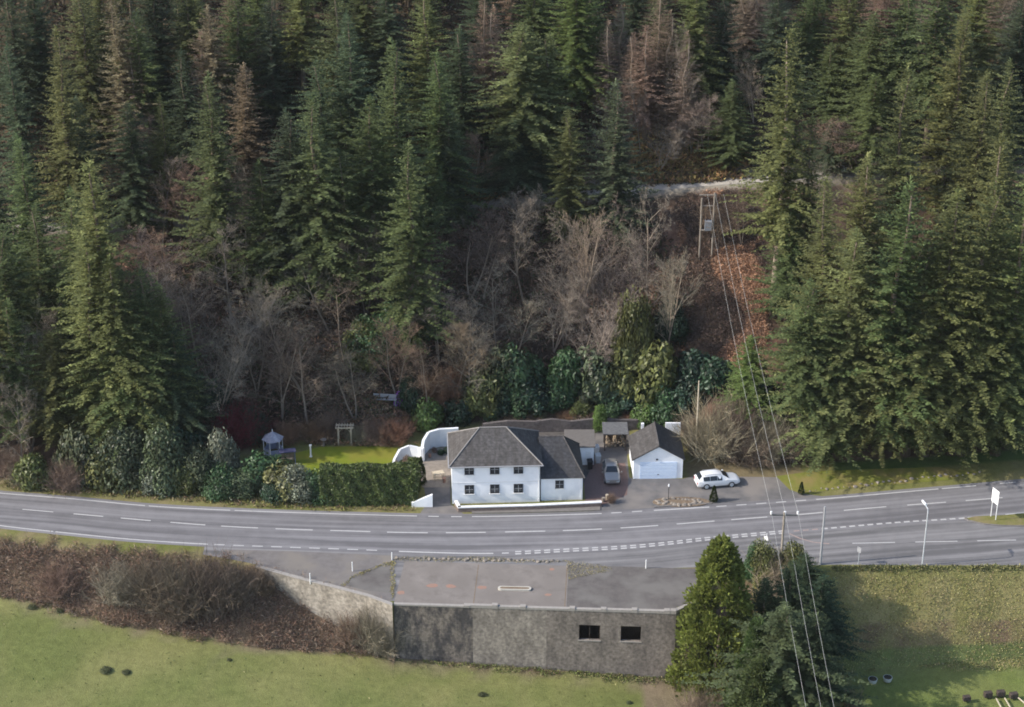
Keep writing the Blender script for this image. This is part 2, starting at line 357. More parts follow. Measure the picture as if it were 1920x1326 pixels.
RC = line_px([(-200,938),(0,952),(130,963),(300,978),(420,987),(550,993),(660,996),(765,999),(870,999),(985,997),(1090,994),(1200,988),(1305,980),(1420,971),(1500,965),(1630,953),(1760,943),(1860,935),(1920,930),(2100,915)])
off = lambda L, d: [Vector((p.x, p.y+d, 0)) for p in L]
road = ribbon('road', off(RF, -0.5), off(RB, 0.55), 0.012, M['road'])
SF = line_px([(380,1040),(470,1056),(560,1080),(640,1102),(735,1128),(900,1100),(1000,1080),(1180,1068),(1310,1064),(1480,1062),(1560,1059),(1740,1060),(1920,1060),(2100,1060)])
side = ribbon('side_road', SF, off(RF, -0.3), 0.006, M['side'])
# forecourt in front of the retaining wall, darker asphalt
sheet('forecourt', [(415,1030),(490,1062),(560,1083),(640,1103),(732,1131),(736,1052),(735,1042),(560,1034)], 0.010, M['forecourt'])
sheet('patched_tarmac', [(660,1082),(700,1062),(732,1056),(734,1112),(690,1108),(640,1096)], 0.016, M['darkdeck'])
mb = MB()
def edge(mb, L, x0, x1, w, z=0.018, dash=None, gap=None, dy=0.0):
    s = arclen(L); xs = [p.x for p in L]; a, b = float(np.interp(at(*x0).x, xs, s)), float(np.interp(at(*x1).x, xs, s))
    if dy: L = off(L, dy)
    if not dash: paint(mb, sub(L, s, a, b), w, z); return
    t = a
    while t+dash*.5 < b: paint(mb, sub(L, s, t, min(t+dash, b)), w, z); t += dash+gap
e = MB(); edge(e, RB, (-200,910), (272,948), .16); edge(e, RB, (279,949), (432,957), .16); edge(e, RB, (440,957),(782,967), .16); edge(e, RB, (885,969),(1128,963), .16)
edge(e, RB, (803,968), (875,969), .16, dash=1.1, gap=1.3); edge(e, RB, (1146,962),(1215,958), .16, dash=1.1, gap=1.1); edge(e, RB, (1226,957),(1330,951), .2); edge(e, RB, (1343,950),(1520,937), .16, dash=1.1, gap=1.05)
edge(e, RB, (1530,936),(1760,918), .18); edge(e, RB, (1766,917),(1830,911), .18); edge(e, RB, (1875,908),(1905,905), .14)
edge(e, RF, (-200,968),(100,997), .16); edge(e, RF, (104,997),(390,1020), .16); edge(e, RF, (402,1021),(730,1033), .15, dash=1.1, gap=.85); edge(e, RF, (748,1034),(925,1038), .2)
edge(e, RF, (1885,965),(2050,952), .2)
e.build('edge_line', M['linepaint'])['kind'] = 'structure'
e = MB(); edge(e, RC, (42,956), (100,961), .15)
for a, b in ((130,188),(222,280),(318,385),(415,485),(518,588),(621,696),(727,803),(837,911),(947,1022),(1055,1128),(1163,1234),(1269,1341),(1373,1442),(1490,1549),(1590,1673),(1714,1790),(1829,1902)): edge(e, RC, (a,985), (b,985), .17)
e.build('centre_line', M['linepaint'])['kind'] = 'structure'
e = MB(); edge(e, RF, (941,1038),(962,1038), .2, dash=.7, gap=.3); edge(e, RF, (966,1037), (1470,998), .22, dash=.62, gap=.36, dy=.19); edge(e, RF, (966,1037), (1470,998), .22, dash=.62, gap=.36, dy=-.22)
edge(e, RF, (1541,992),(1828,971), .24, dash=.62, gap=.36)
e.build('give_way_line', M['linepaint'])['kind'] = 'structure'
e = MB(); edge(e, RF, (1488,996),(1535,992), .16, dash=.62, gap=.36); paint(e, [at(1480,1001),at(1500,1010),at(1525,1017),at(1555,1020)], .14, .02)
e.build('worn_line', M['redline'])['kind'] = 'structure'
e = MB()
for a, b in ((1598,1678),(1716,1795),(1832,1905)): paint(e, [at(a,1019-(a-1598)*.02),at(b,1019-(b-1598)*.02)], .15, .018)
e.build('side_centre_line', M['linepaint'])['kind'] = 'structure'
# kerb and pavement before the house, verges, lawns, drives
def kerb(name, L, w, z, m):
    mb = MB(); P2 = [Vector(p) for p in L]
    for a, b in zip(P2, P2[1:]):
        d = b-a; n = Vector((-d.y, d.x, 0)).normalized()*w; mb.hull([(a.x,a.y,-.05),(b.x,b.y,-.05),(b.x+n.x,b.y+n.y,-.05),(a.x+n.x,a.y+n.y,-.05)], [(a.x,a.y,z),(b.x,b.y,z),(b.x+n.x,b.y+n.y,z),(a.x+n.x,a.y+n.y,z)])
    o = mb.build(name, m); o['kind'] = 'structure'; return o
M['pave'] = mat('pavement', (.15,.135,.125), .9, (.2,.185,.17), 2, 8, .8)
def band(name, L0, x0, x1, d0, d1, z, m):
    s = arclen(L0); xs = [p.x for p in L0]; q = sub(L0, s, float(np.interp(at(x0,950).x, xs, s)), float(np.interp(at(x1,950).x, xs, s)))
    mb = MB()
    for a, b in zip(q, q[1:]): mb.hull([(a.x,a.y+d0,-.04),(b.x,b.y+d0,-.04),(b.x,b.y+d1,-.04),(a.x,a.y+d1,-.04)], [(a.x,a.y+d0,z),(b.x,b.y+d0,z),(b.x,b.y+d1,z),(a.x,a.y+d1,z)])
    o = mb.build(name, m); o['kind'] = 'structure'
band('pavement', RB, 885, 1125, .6, 1.75, .10, M['pave']); band('kerb', RB, 1226, 1335, .55, .75, .11, M['pave'])
M['lawn'] = mat('mown_lawn', (.14,.185,.02), 1, (.2,.22,.03), 1.5, 8, .9, .5, spec=.05, c3=(.2,.195,.035), scale3=.3)
M['verge'] = mat('verge_grass', (.13,.14,.04), 1, (.2,.18,.075), 2.5, 8, .9, .8, spec=.05, c3=(.22,.18,.1), scale3=.4)
M['lawn2'] = mat('roadside_lawn', (.13,.16,.03), 1, (.2,.19,.05), 2.0, 8, .9, .6, spec=.05, c3=(.22,.18,.07), scale3=.3)
sheet('lawn', [(552,850),(600,838),(700,836),(745,840),(740,890),(640,905),(560,905)], .03, M['lawn'])
sheet('roadside_lawn', [(1480,918),(1455,893),(1520,884),(1620,880),(1760,876),(1840,884),(1780,900),(1600,915),(1500,925)], .02, M['lawn2'])
sheet('drive', [(1100,905),(1115,960),(1228,955),(1330,948),(1545,931),(1500,925),(1470,895),(1300,893),(1280,898),(1180,896),(1170,800),(1118,800),(1112,875)], .008, M['drive'])
sheet('shared_drive', [(786,965),(872,966),(845,945),(845,880),(835,838),(800,842),(790,880),(800,945)], .009, M['drive'])
sheet('patio', [(792,914),(845,914),(845,870),(835,838),(800,842),(780,870)], .02, M['patio'])
sheet('brick_paving', [(1095,905),(1098,945),(1128,948),(1176,928),(1178,898),(1172,868),(1112,870)], .016, mat('brick_paving', (.13,.09,.08), .9, (.2,.13,.115), 4, 6, .9))
sheet('yard', [(905,800),(1120,790),(1180,800),(1180,850),(1100,905),(1014,905),(1000,840),(900,830)], .005, mat('yard_concrete', (.055,.05,.046), .9, (.14,.125,.115), 1.8, 8, .9))
# traffic island with soil where the two roads part
isl = [(1808,972),(1830,968),(1880,966),(1930,961),(2050,950),(2050,990),(1930,986),(1880,985),(1845,982),(1820,977)]
sheet('grass_island', isl, .05, M['verge'])
kerb('island_kerb', [at(*q) for q in [(1808,972),(1815,977),(1845,984),(1880,987),(1930,988),(2050,992)]], .12, .11, M['pave'])
M['trk'] = M['gravel']
# forest track
xs = np.arange(-60, 60, 1.0); mb = MB()
for a, b in zip(xs, xs[1:]):
    r0, r1 = rows_at(float(a)), rows_at(float(b)); mb.poly([(a, r0[7][0]+.1, r0[7][1]+.03),(b, r1[7][0]+.1, r1[7][1]+.03),(b, r1[8][0]-.3, r1[8][1]+.03),(a, r0[8][0]-.3, r0[8][1]+.03)])
mb.build('track', M['trk'])['kind'] = 'structure'
# ------------------------------------------------------------------ buildings
def brickmat(name, c1, c2, mortar, bw=.44, bh=.22, stain=(.1,.09,.085), amt=.7, rough=.9, st=.35, vs=(1,1,.8)):
    m = bpy.data.materials.new(name); m.use_nodes = True; n = m.node_tree.nodes; l = m.node_tree.links; b = n['Principled BSDF']; b.inputs['Roughness'].default_value = rough
    tc = n.new('ShaderNodeTexCoord'); sx = n.new('ShaderNodeSeparateXYZ'); l.new(tc.outputs['Object'], sx.inputs[0]); ad = n.new('ShaderNodeMath'); l.new(sx.outputs[0], ad.inputs[0]); l.new(sx.outputs[1], ad.inputs[1]); cb = n.new('ShaderNodeCombineXYZ'); l.new(ad.outputs[0], cb.inputs[0]); l.new(sx.outputs[2], cb.inputs[1])
    br_ = n.new('ShaderNodeTexBrick'); br_.inputs['Scale'].default_value = 1; br_.inputs['Brick Width'].default_value = bw; br_.inputs['Row Height'].default_value = bh; br_.inputs['Mortar Size'].default_value = .012
    br_.inputs['Color1'].default_value = (*c1,1); br_.inputs['Color2'].default_value = (*c2,1); br_.inputs['Mortar'].default_value = (*mortar,1); l.new(cb.outputs[0], br_.inputs[0])
    t = n.new('ShaderNodeTexNoise'); t.inputs['Scale'].default_value = st; t.inputs['Detail'].default_value = 9; t.inputs['Roughness'].default_value = .72; mp = n.new('ShaderNodeMapping'); mp.inputs['Scale'].default_value = vs; l.new(tc.outputs['Object'], mp.inputs[0]); l.new(mp.outputs[0], t.inputs[0])
    rp = n.new('ShaderNodeValToRGB'); rp.color_ramp.elements[0].position = .43; rp.color_ramp.elements[1].position = .57; l.new(t.outputs['Fac'], rp.inputs[0]); f = n.new('ShaderNodeMath'); f.operation = 'MULTIPLY'; f.inputs[1].default_value = amt; l.new(rp.outputs[0], f.inputs[0])
    mx = n.new('ShaderNodeMixRGB'); l.new(f.outputs[0], mx.inputs[0]); l.new(br_.outputs[0], mx.inputs[1]); mx.inputs[2].default_value = (*stain,1)
    t2 = n.new('ShaderNodeTexNoise'); t2.inputs['Scale'].default_value = 3; t2.inputs['Detail'].default_value = 6; l.new(tc.outputs['Object'], t2.inputs[0]); k = n.new('ShaderNodeMapRange'); k.inputs[1].default_value=.3; k.inputs[2].default_value=.7; k.inputs[3].default_value=.62; k.inputs[4].default_value=1.38; l.new(t2.outputs['Fac'], k.inputs[0])
    v = n.new('ShaderNodeVectorMath'); v.operation = 'SCALE'; l.new(mx.outputs[0], v.inputs[0]); l.new(k.outputs[0], v.inputs['Scale']); l.new(v.outputs[0], b.inputs['Base Color']); return m
def slate(name, c1, c2, stain):
    return brickmat(name, c1, c2, tuple(c*.75 for c in c1), .3, .18, stain, .8, .75, 1.0, (2.2,.35,.35))
M['slate'] = slate('slate_roof', (.066,.061,.06), (.088,.081,.078), (.046,.041,.038))
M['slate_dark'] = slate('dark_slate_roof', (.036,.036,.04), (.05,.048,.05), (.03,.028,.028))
M['block1'] = brickmat('stained_blockwork', (.17,.143,.122), (.21,.178,.15), (.13,.11,.095), stain=(.05,.046,.048), amt=.95, st=.8, vs=(1,1,.45))
M['block2'] = brickmat('pale_render', (.27,.235,.2), (.3,.262,.225), (.26,.228,.195), stain=(.12,.103,.09), amt=.6, st=.7, vs=(1,1,.55))
M['block3'] = brickmat('grey_blockwork', (.205,.175,.152), (.235,.2,.172), (.18,.155,.135), stain=(.105,.09,.08), amt=.7, st=.6, vs=(1,1,.5))
M['conc'] = brickmat('pale_concrete_wall', (.31,.275,.235), (.35,.31,.265), (.28,.25,.21), stain=(.2,.175,.145), amt=.75, st=.5)
M['cope'] = mat('coping', (.26,.24,.22), .9, (.34,.315,.29), 4, 6, .9)

def frame_at(A, B): return math.atan2(B.y-A.y, B.x-A.x)
def window(par, x, z, w, h, y=0.0, bars=True, sill=True, m=None, name='window'):
    """x centre, z centre, on a wall whose face is at local y, looking towards -y"""
    o = MB()
    t = .07
    for a in ((x-w/2, x+w/2, z+h/2-t, z+h/2), (x-w/2, x+w/2, z-h/2, z-h/2+t), (x-w/2, x-w/2+t, z-h/2+t, z+h/2-t), (x+w/2-t, x+w/2, z-h/2+t, z+h/2-t)): o.box(a[0], a[1], y-.07, y-.003, a[2], a[3])
    f = o.build(name, m or M['black'], par)
    MB().box(x-w/2+t, x+w/2-t, y-.03, y-.004, z-h/2+t, z+h/2-t).build('pane', M['glass'], f)
    if bars:
        b = MB(); b.box(x-.025, x+.025, y-.05, y-.031, z-h/2+t, z+h/2-t); b.box(x-w/2+t, x-.026, y-.05, y-.031, z-.02, z+.02); b.box(x+.026, x+w/2-t, y-.05, y-.031, z-.02, z+.02); b.build('glazing_bar', M['grey'], f)
    if sill: MB().box(x-w/2-.08, x+w/2+.08, y-.14, y-.002, z-h/2-.09, z-h/2-.003).build('sill', M['whitepaint'], f)
    return f
# ---- the white house
A, B = at(848,945), at(1012,941); rz = frame_at(A, B)
hs = empty('white_house', A, rz); tag(hs, 'two-storey white rendered house with grey hipped slate roof beside the road', 'house')
Lw = (B-A).length; ez = z_for(A.y, 873); D = at(842,814,ez).y-A.y
print('house', Lw, ez, D)
MB().box(0, Lw, 0, D, -.1, ez).build('wall', M['white'], hs)
oh = .28; x0,x1,y0,y1 = -oh, Lw+oh, -oh, D+oh; rx0, rx1 = at(902,800,ez+2.6).x-A.x, at(952,800,ez+2.6).x-A.x; rh = 2.6; ym = D/2
e0 = ez-.04
rf = MB(); v = [(x0,y0,e0),(x1,y0,e0),(x1,y1,e0),(x0,y1,e0),(rx0,ym,e0+rh),(rx1,ym,e0+rh)]
rf.v += [Vector(p) for p in v]; rf.f += [(0,1,5,4),(1,2,5),(2,3,4,5),(3,0,4),(3,2,1,0)]
roof = rf.build('roof', M['slate'], hs)
rb = MB(); 
for a, b in ((0,4),(1,5),(4,5),(2,5),(3,4)): rb.tube([Vector(v[a])+Vector((0,0,.03)), Vector(v[b])+Vector((0,0,.03))], .075, 6)
rb.build('ridge_tile', mat('ridge_tile', (.2,.19,.18), .8, (.27,.25,.24), 6), roof)
gt = MB(); gt.box(x0-.1, x1+.1, y0-.11, y0-.005, e0-.1, e0); gt.box(x0-.11, x0-.005, y0, y1, e0-.1, e0); gt.build('gutter', mat('gutter', (.33,.33,.34), .5), roof)
dp = MB(); dp.tube([(Lw-.12,-.09,e0-.05),(Lw-.12,-.09,.1)], .04, 6); dp.build('drainpipe', M['whitepaint'], hs)
MB().box(-.01, Lw+.01, -.025, -.002, 2.5, 2.58).build('string_course', M['whitepaint'], hs)
cc = lambda px: (at(px, 930, 0).x-A.x)
for px in (881, 928, 972):
    window(hs, cc(px), z_for(A.y, 882), .98, 1.12)
    window(hs, cc(px), z_for(A.y, 918.5), .98, 1.05)
# side range and rear block
A2, B2 = at(1013.5,939), at(1092,937); L2 = (B2-A2).length; e2 = z_for(A2.y, 896)
ex = empty('house_extension', A2, frame_at(A2, B2)); tag(ex, 'low white annexe with dark slate roof joined to the end of the house', 'annexe')
D2 = 7.0; yr2 = 4.5; MB().box(.03, L2, 0, D2, -.1, e2).build('wall', M['white'], ex)
h2 = 2.45; xr = at(1060,815,e2+2.45).x-A2.x; v = [(.02,-.25,e2-.03),(L2+.2,-.25,e2-.03),(L2+.2,D2+.2,e2-.03),(.02,D2+.2,e2-.03),(.02,yr2,e2+h2),(xr,yr2,e2+h2)]
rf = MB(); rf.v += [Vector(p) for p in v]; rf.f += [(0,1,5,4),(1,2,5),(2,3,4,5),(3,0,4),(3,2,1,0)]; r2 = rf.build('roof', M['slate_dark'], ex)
MB().tube([v[1], v[5]], .07, 6).tube([v[4], v[5]], .07, 6).tube([v[2], v[5]], .07, 6).build('ridge_tile', M['slate'], r2)
window(ex, at(1048,920).x-A2.x, z_for(A2.y, 909), .9, .95)
MB().tube([(L2-.15,-.08,e2-.1),(L2-.15,-.08,.1)], .035, 6).build('drainpipe', M['whitepaint'], ex)
A3 = at(1062,872); B3 = at(1113,872); e3 = z_for(A3.y, 838)
rb3 = empty('rear_outhouse', A3, 0); tag(rb3, 'flat-roofed white outhouse behind the annexe, facing the parked silver car', 'outhouse')
L3 = (B3-A3).length; MB().box(0, L3, 0, 3.2, -.1, e3).build('wall', M['white'], rb3)
MB().hull([(-.2,-.2,e3),(L3+.15,-.2,e3),(L3+.15,3.4,e3),(-.2,3.4,e3)], [(-.2,-.2,e3+.14),(L3+.15,-.2,e3+.14),(L3+.15,3.4,e3+.3),(-.2,3.4,e3+.3)]).build('roof', mat('felt_roof', (.12,.11,.1), .9, (.16,.145,.135), 2, 6, .8), rb3)
MB().box(L3-.9, L3-.3, -.04, -.003, .05, 1.7).build('door', M['whitepaint'], rb3)
# ---- garage
A, B = at(1187,898), at(1279,896); Lg = (B-A).length; g = empty('garage', A, R(1.6)); tag(g, 'white gabled garage with pitched slate roof and wide white door', 'garage')
eg = z_for(A.y, 862); ag = z_for(A.y, 838); Dg = 5.0
w = MB(); w.hull([(0,0,-.1),(Lg,0,-.1),(Lg,0,eg),(Lg/2,0,ag-.05),(0,0,eg)], [(0,Dg,-.1),(Lg,Dg,-.1),(Lg,Dg,eg),(Lg/2,Dg,ag-.05),(0,Dg,eg)]); w.build('wall', M['white'], g)
sl_ = (ag-eg)/(Lg/2); th = .14; r_ = MB()
for s in (-1, 1):
    xa, xb = Lg/2, Lg/2+s*(Lg/2+.22); za, zb = ag+.03, ag+.03-sl_*(Lg/2+.22)
    r_ = MB().hull([(xa,-.2,za),(xb,-.2,zb),(xb,-.2,zb+th),(xa,-.2,za+th)], [(xa,Dg+.2,za),(xb,Dg+.2,zb),(xb,Dg+.2,zb+th),(xa,Dg+.2,za+th)]); r_.build('roof_slope', M['slate'] if s < 0 else M['slate_dark'], g)  # slope away from the sun takes the darker slate, shade put into its colour
MB().tube([(Lg/2,-.2,ag+.2),(Lg/2,Dg+.2,ag+.2)], .08, 6).build('ridge_tile', M['slate'], g)
dx0, dx1, dz1 = (1199-1187)/(1279-1187)*Lg, (1268-1187)/(1279-1187)*Lg, z_for(A.y, 867)
dm = mat('garage_door_paint', (.62,.72,.88), .5, (.68,.77,.9), 3); d = MB()
for k in range(5): d.box(dx0, dx1, -.05-.004*(k%2), -.003, k*dz1/5+.012, (k+1)*dz1/5-.012)
dr = d.build('door', dm, g); MB().box((dx0+dx1)/2-.1, (dx0+dx1)/2+.1, -.09, -.055, .5, .56).build('handle', M['black'], dr)
MB().box(Lg/2-.25, Lg/2-.05, -.16, -.003, dz1+.28, dz1+.4).build('wall_light', M['black'], g)
rw = MB().box(0,1.7,0,.2,-.2,3.0).build('garden_wall', M['white'], None); rw.location = at(1246,838); tag(rw, 'short white wall end standing behind the garage roof', 'wall')
rw = MB().box(0,.3,0,.3,-.2,2.9).build('gate_pillar', M['white'], None); rw.location = at(1201,838); tag(rw, 'small white pillar behind the garage beside the log store', 'pillar')
# ---- log store lean-to
A = at(1132,846); ls = empty('log_store', A, 0); tag(ls, 'open timber log store under a grey roof between outhouse and garage', 'shelter')
for x in (.1, 2.4):
    for y in (.1, 2.0): MB().box(x-.06, x+.06, y-.06, y+.06, 0, 2.15).build('post', M['darkwood'], ls)
MB().hull([(-.15,-.15,2.15),(2.65,-.15,2.15),(2.65,2.25,2.35),(-.15,2.25,2.35)], [(-.15,-.15,2.24),(2.65,-.15,2.24),(2.65,2.25,2.44),(-.15,2.25,2.44)]).build('roof', mat('grey_sheet_roof', (.1,.1,.105), .7, (.15,.15,.15), 3), ls)
MB().box(.05, 2.45, 2.05, 2.12, 0, 2.1).build('back_panel', M['darkwood'], ls)
lg = MB()
for k in range(60):
    x, z = random.uniform(.2, 2.3), random.uniform(.08, 1.2); lg.tube([(x, .8+random.uniform(-.1,.1), z), (x+random.uniform(-.1,.1), 1.5, z)], random.uniform(.06,.1), 6)
lgo = lg.build('firewood_pile', M['wood'], None); lgo.location = A; tag(lgo, 'rough heap of split firewood inside the log store', 'firewood', kind='stuff')
# ---- low front wall of the house
def wall_line(name, pts, h, th, m, mc=None, ch=.07, label='', cat='wall', z0=-.1):
    e = empty(name, pts[0], 0); o = pts[0]; a_, b_ = MB(), MB()
    for i, (p, q) in enumerate(zip(pts, pts[1:])):
        d = (q-p); n = Vector((-d.y, d.x, 0)).normalized()*th; h0, h1 = (h, h) if not isinstance(h, list) else (h[i], h[i+1]); p_, q_ = p-o, q-o
        a_.hull([(p_.x,p_.y,z0),(q_.x,q_.y,z0),(q_.x+n.x,q_.y+n.y,z0),(p_.x+n.x,p_.y+n.y,z0)], [(p_.x,p_.y,h0),(q_.x,q_.y,h1),(q_.x+n.x,q_.y+n.y,h1),(p_.x+n.x,p_.y+n.y,h0)])
        if mc:
            u = n*.12; b_.hull([(p_.x-u.x,p_.y-u.y,h0+.002),(q_.x-u.x,q_.y-u.y,h1+.002),(q_.x+n.x+u.x,q_.y+n.y+u.y,h1+.002),(p_.x+n.x+u.x,p_.y+n.y+u.y,h0+.002)], [(p_.x-u.x,p_.y-u.y,h0+ch),(q_.x-u.x,q_.y-u.y,h1+ch),(q_.x+n.x+u.x,q_.y+n.y+u.y,h1+ch),(p_.x+n.x+u.x,p_.y+n.y+u.y,h0+ch)])
    a_.build('wall_face', m, e)
    if mc: b_.build('coping', mc, e)
    return tag(e, label, cat)
wall_line('front_wall', [at(852,948), at(859,961), at(1000,957), at(1128,951)], .52, .3, mat('brown_wall', (.13,.1,.09), .9, (.2,.16,.14), 4), M['whitepaint'], .1, 'long low brown wall with white coping in front of the white house')
wall_line('curved_garden_wall', [at(x, y) for x, y in ((736,886),(742,872),(752,862),(768,860),(784,862),(794,866))], [.3,.8,1.3,1.6,1.5,1.7], .25, M['white'], None, label='low curved white garden wall at the end of the lawn')
wall_line('patio_wall', [at(x, y) for x, y in ((794,866),(797,852),(806,842),(825,838),(860,836))], [1.6,1.8,2.1,2.2,2.2], .3, M['white'], None, label='tall curved white wall behind the patio beside the house')
sm = MB(); sm.hull([(0,0,0),(2.2,0,0),(2.2,.25,0),(0,.25,0)], [(0,0,.5),(2.2,0,1.5),(2.2,.25,1.5),(0,.25,.5)]); o = sm.build('gate_wall', M['white'], None); o.location = at(772,951); tag(o, 'sloping white wall stub at the foot of the clipped hedge', 'wall')
# retaining wall behind the house (dark stone)
wall_line('rear_retaining_wall', [at(x, y) for x, y in ((905,812),(950,812),(1000,811),(1035,810),(1070,810),(1120,808),(1150,808),(1196,806))], [1.1,1.5,1.35,1.6,1.3,1.55,1.4,1.2], .35, mat('dark_stone_wall', (.07,.06,.058), .95, (.17,.15,.145), 2.5, 9, .9, .6), None, .06, 'dark stone retaining wall behind the white house and log store')
# ---- roadside concrete building with a flat deck roof
rzb = frame_at(bl, br); cb = empty('concrete_building', bl, rzb); Lb = (br-bl).length
tag(cb, 'derelict grey block building below road level with flat asphalt deck and two dark windows', 'building')
loc = lambda p: Matrix.Rotation(-rzb, 3, 'Z') @ (Vector((p.x, p.y, 0))-Vector((bl.x, bl.y, 0)))
fx = lambda px, py=1150: loc(at(px, py)).x
zt = -.06
s1, s2 = fx(886, 1139), fx(1025, 1143)
MB().box(0, s1, 0, .3, -6.9, zt).build('wall', M['block1'], cb)['label'] = 'black-stained blockwork bay beside the diagonal wall'
MB().box(s1, s2, 0, .3, -7.6, zt).build('wall', M['block2'], cb)['label'] = 'paler rendered middle bay'
zw = lambda py: z_for(bl.y-1.0, py)
w1, w2 = (fx(1086), fx(1126)), (fx(1165), fx(1203)); za, zb = zw(1200)+.0, zw(1172)
zb_ = zb; za_ = za
wl = MB(); wl.box(s2, Lb, 0, .3, -8.6, za_); wl.box(s2, Lb, 0, .3, zb_, zt)
for a, b in ((s2, w1[0]), (w1[1], w2[0]), (w2[1], Lb)): wl.box(a, b, .0005, .2995, za_, zb_)
wl.build('wall', M['block3'], cb)['label'] = 'grey bay with the two window openings'
for a, b in (w1, w2):
    f = MB().box(a-.1, b+.1, -.06, .25, za_-.1, za_-.002).build('window_sill', M['cope'], cb)
a, b = w1
for q_ in (a+.04, (a+b)/2, b-.04): MB().box(q_-.03, q_+.03, .12, .17, za_, zb_).build('frame_bar', M['darkwood'], cb)
c2 = loc(at(1290,1139)); c3 = loc(at(1318,1128)); c4 = loc(at(1318,1066)); c5 = loc(at(1062,1064)); 
ew = MB(); d = (c2-Vector((Lb,0,0))); n = Vector((-d.y,d.x,0)).normalized()*.3
ew.hull([(Lb,0,-8.6),(c2.x,c2.y,-8.6),(c2.x+n.x,c2.y+n.y,-8.6),(Lb+n.x,n.y+.3,-8.6)], [(Lb,0,zt),(c2.x,c2.y,zt),(c2.x+n.x,c2.y+n.y,zt),(Lb+n.x,n.y+.3,zt)])
ew.box(c2.x, c2.x+.3, c2.y, c2.y+4, -8.6, zt); ew.build('end_wall', M['block3'], cb)
MB().box(.0, .3, .3, 4.4, -6.9, zt).build('end_wall', M['block1'], cb)
mid = fx(1062, 1142); bk = loc(at(738,1052)).y; bk2 = loc(at(1310,1066)).y
MB().prism([(0,.3),(mid,.3),(mid,bk),(0.3,bk)], -.28, .03).build('deck', M['slab'], cb)['label'] = 'pale concrete half of the deck'
dk = MB().prism([(mid+.002,.3),(Lb-.0,.3),(c2.x,c2.y),(c3.x,c3.y),(c4.x,c4.y-.1),(mid+.002,bk2-.1)], -.28, .022); dk.build('deck', M['darkdeck'], cb)['label'] = 'dark asphalt half of the deck'
for px in (892, 1061): MB().box(fx(px,1100)-.04, fx(px,1100)+.04, .35, bk-.3, .031, .036).build('joint', M['soil'], cb)
pp = [0, s1-.3, s1-.3, fx(932), fx(985), fx(1078), fx(1137), fx(1195), fx(1256), Lb]; hh = [.16,.16,.3,.24,.22,.22,.26,.27,.28,.3]
for i in range(len(pp)-1):
    a, b = pp[i], pp[i+1]
    if b-a < .05: continue
    c = MB().box(a, b-.55, -.05, .3, zt+.002, zt+hh[i]).box(b-.548, b-.004, -.08, .36, zt+.002, zt+hh[i]+.1); c.build('coping', M['cope'], cb)
cw = MB(); cw.hull([(Lb,0,zt),(c2.x,c2.y,zt),(c2.x+n.x,c2.y+n.y,zt),(Lb-.3,.3,zt)], [(Lb,0,zt+.32),(c2.x,c2.y,zt+.32),(c2.x+n.x,c2.y+n.y,zt+.32),(Lb-.3,.3,zt+.32)]); cw.build('coping', M['cope'], cb)
# worn orange patches on the deck
for (px, py, w_, h_) in ((811,1099,1.3,.75),(845,1100,1.2,.7),(904,1102,1.1,.7),(752,1112,.8,.9),(1028,1116,.8,.5),(1035,1068,.7,.5)):
    p = at(px, py); pts = [(p.x+w_/2*math.cos(a)*random.uniform(.75,1.1), p.y+h_/2*math.sin(a)*random.uniform(.7,1.1)) for a in np.linspace(0, 6.28, 11)[:-1]]
    sheet('brick_patch', [Vector((q[0], q[1], 0)) for q in pts], .040, M['orange'], world=True)
# old pump island
pi = empty('pump_island', at(965,1105,.03), R(-2)); tag(pi, 'long round-ended concrete kerb island left on the deck', 'kerb island')
pts = [( 1.6*math.copysign(1,math.cos(a))*.82+.33*math.cos(a), .33*math.sin(a)) for a in np.linspace(0, 2*math.pi, 25)[:-1]]
MB().prism(pts, 0, .16).build('kerb', mat('pale_kerb', (.5,.48,.43), .85, (.38,.35,.3), 4, 6, .9), pi); MB().prism([(x*.88, y*.55) for x, y in pts], .162, .168).build('infill', M['soil'], pi)
# weeds on the deck edge and rubble line
# ---- diagonal retaining wall
w_ = empty('retaining_wall', wt[0], 0); tag(w_, 'pale concrete retaining wall running diagonally down to the derelict building', 'wall')
o0 = wt[0]; a_, b_ = MB(), MB()
for i in range(len(wt)-1):
    p, q = wt[i]-o0, wt[i+1]-o0; h0, h1 = -WALLH[i]-1.2, -WALLH[i+1]-1.2; dd = .36
    a_.hull([(p.x,p.y-dd,h0),(q.x,q.y-dd,h1),(q.x,q.y+.0,h1),(p.x,p.y+.0,h0)], [(p.x,p.y-dd,.12),(q.x,q.y-dd,.12),(q.x,q.y,.12),(p.x,p.y,.12)])
    b_.hull([(p.x,p.y-dd-.05,.122),(q.x,q.y-dd-.05,.122),(q.x,q.y+.05,.122),(p.x,p.y+.05,.122)], [(p.x,p.y-dd-.05,.22),(q.x,q.y-dd-.05,.22),(q.x,q.y+.05,.22),(p.x,p.y+.05,.22)])
a_.build('wall_face', M['conc'], w_); b_.build('coping', M['cope'], w_)
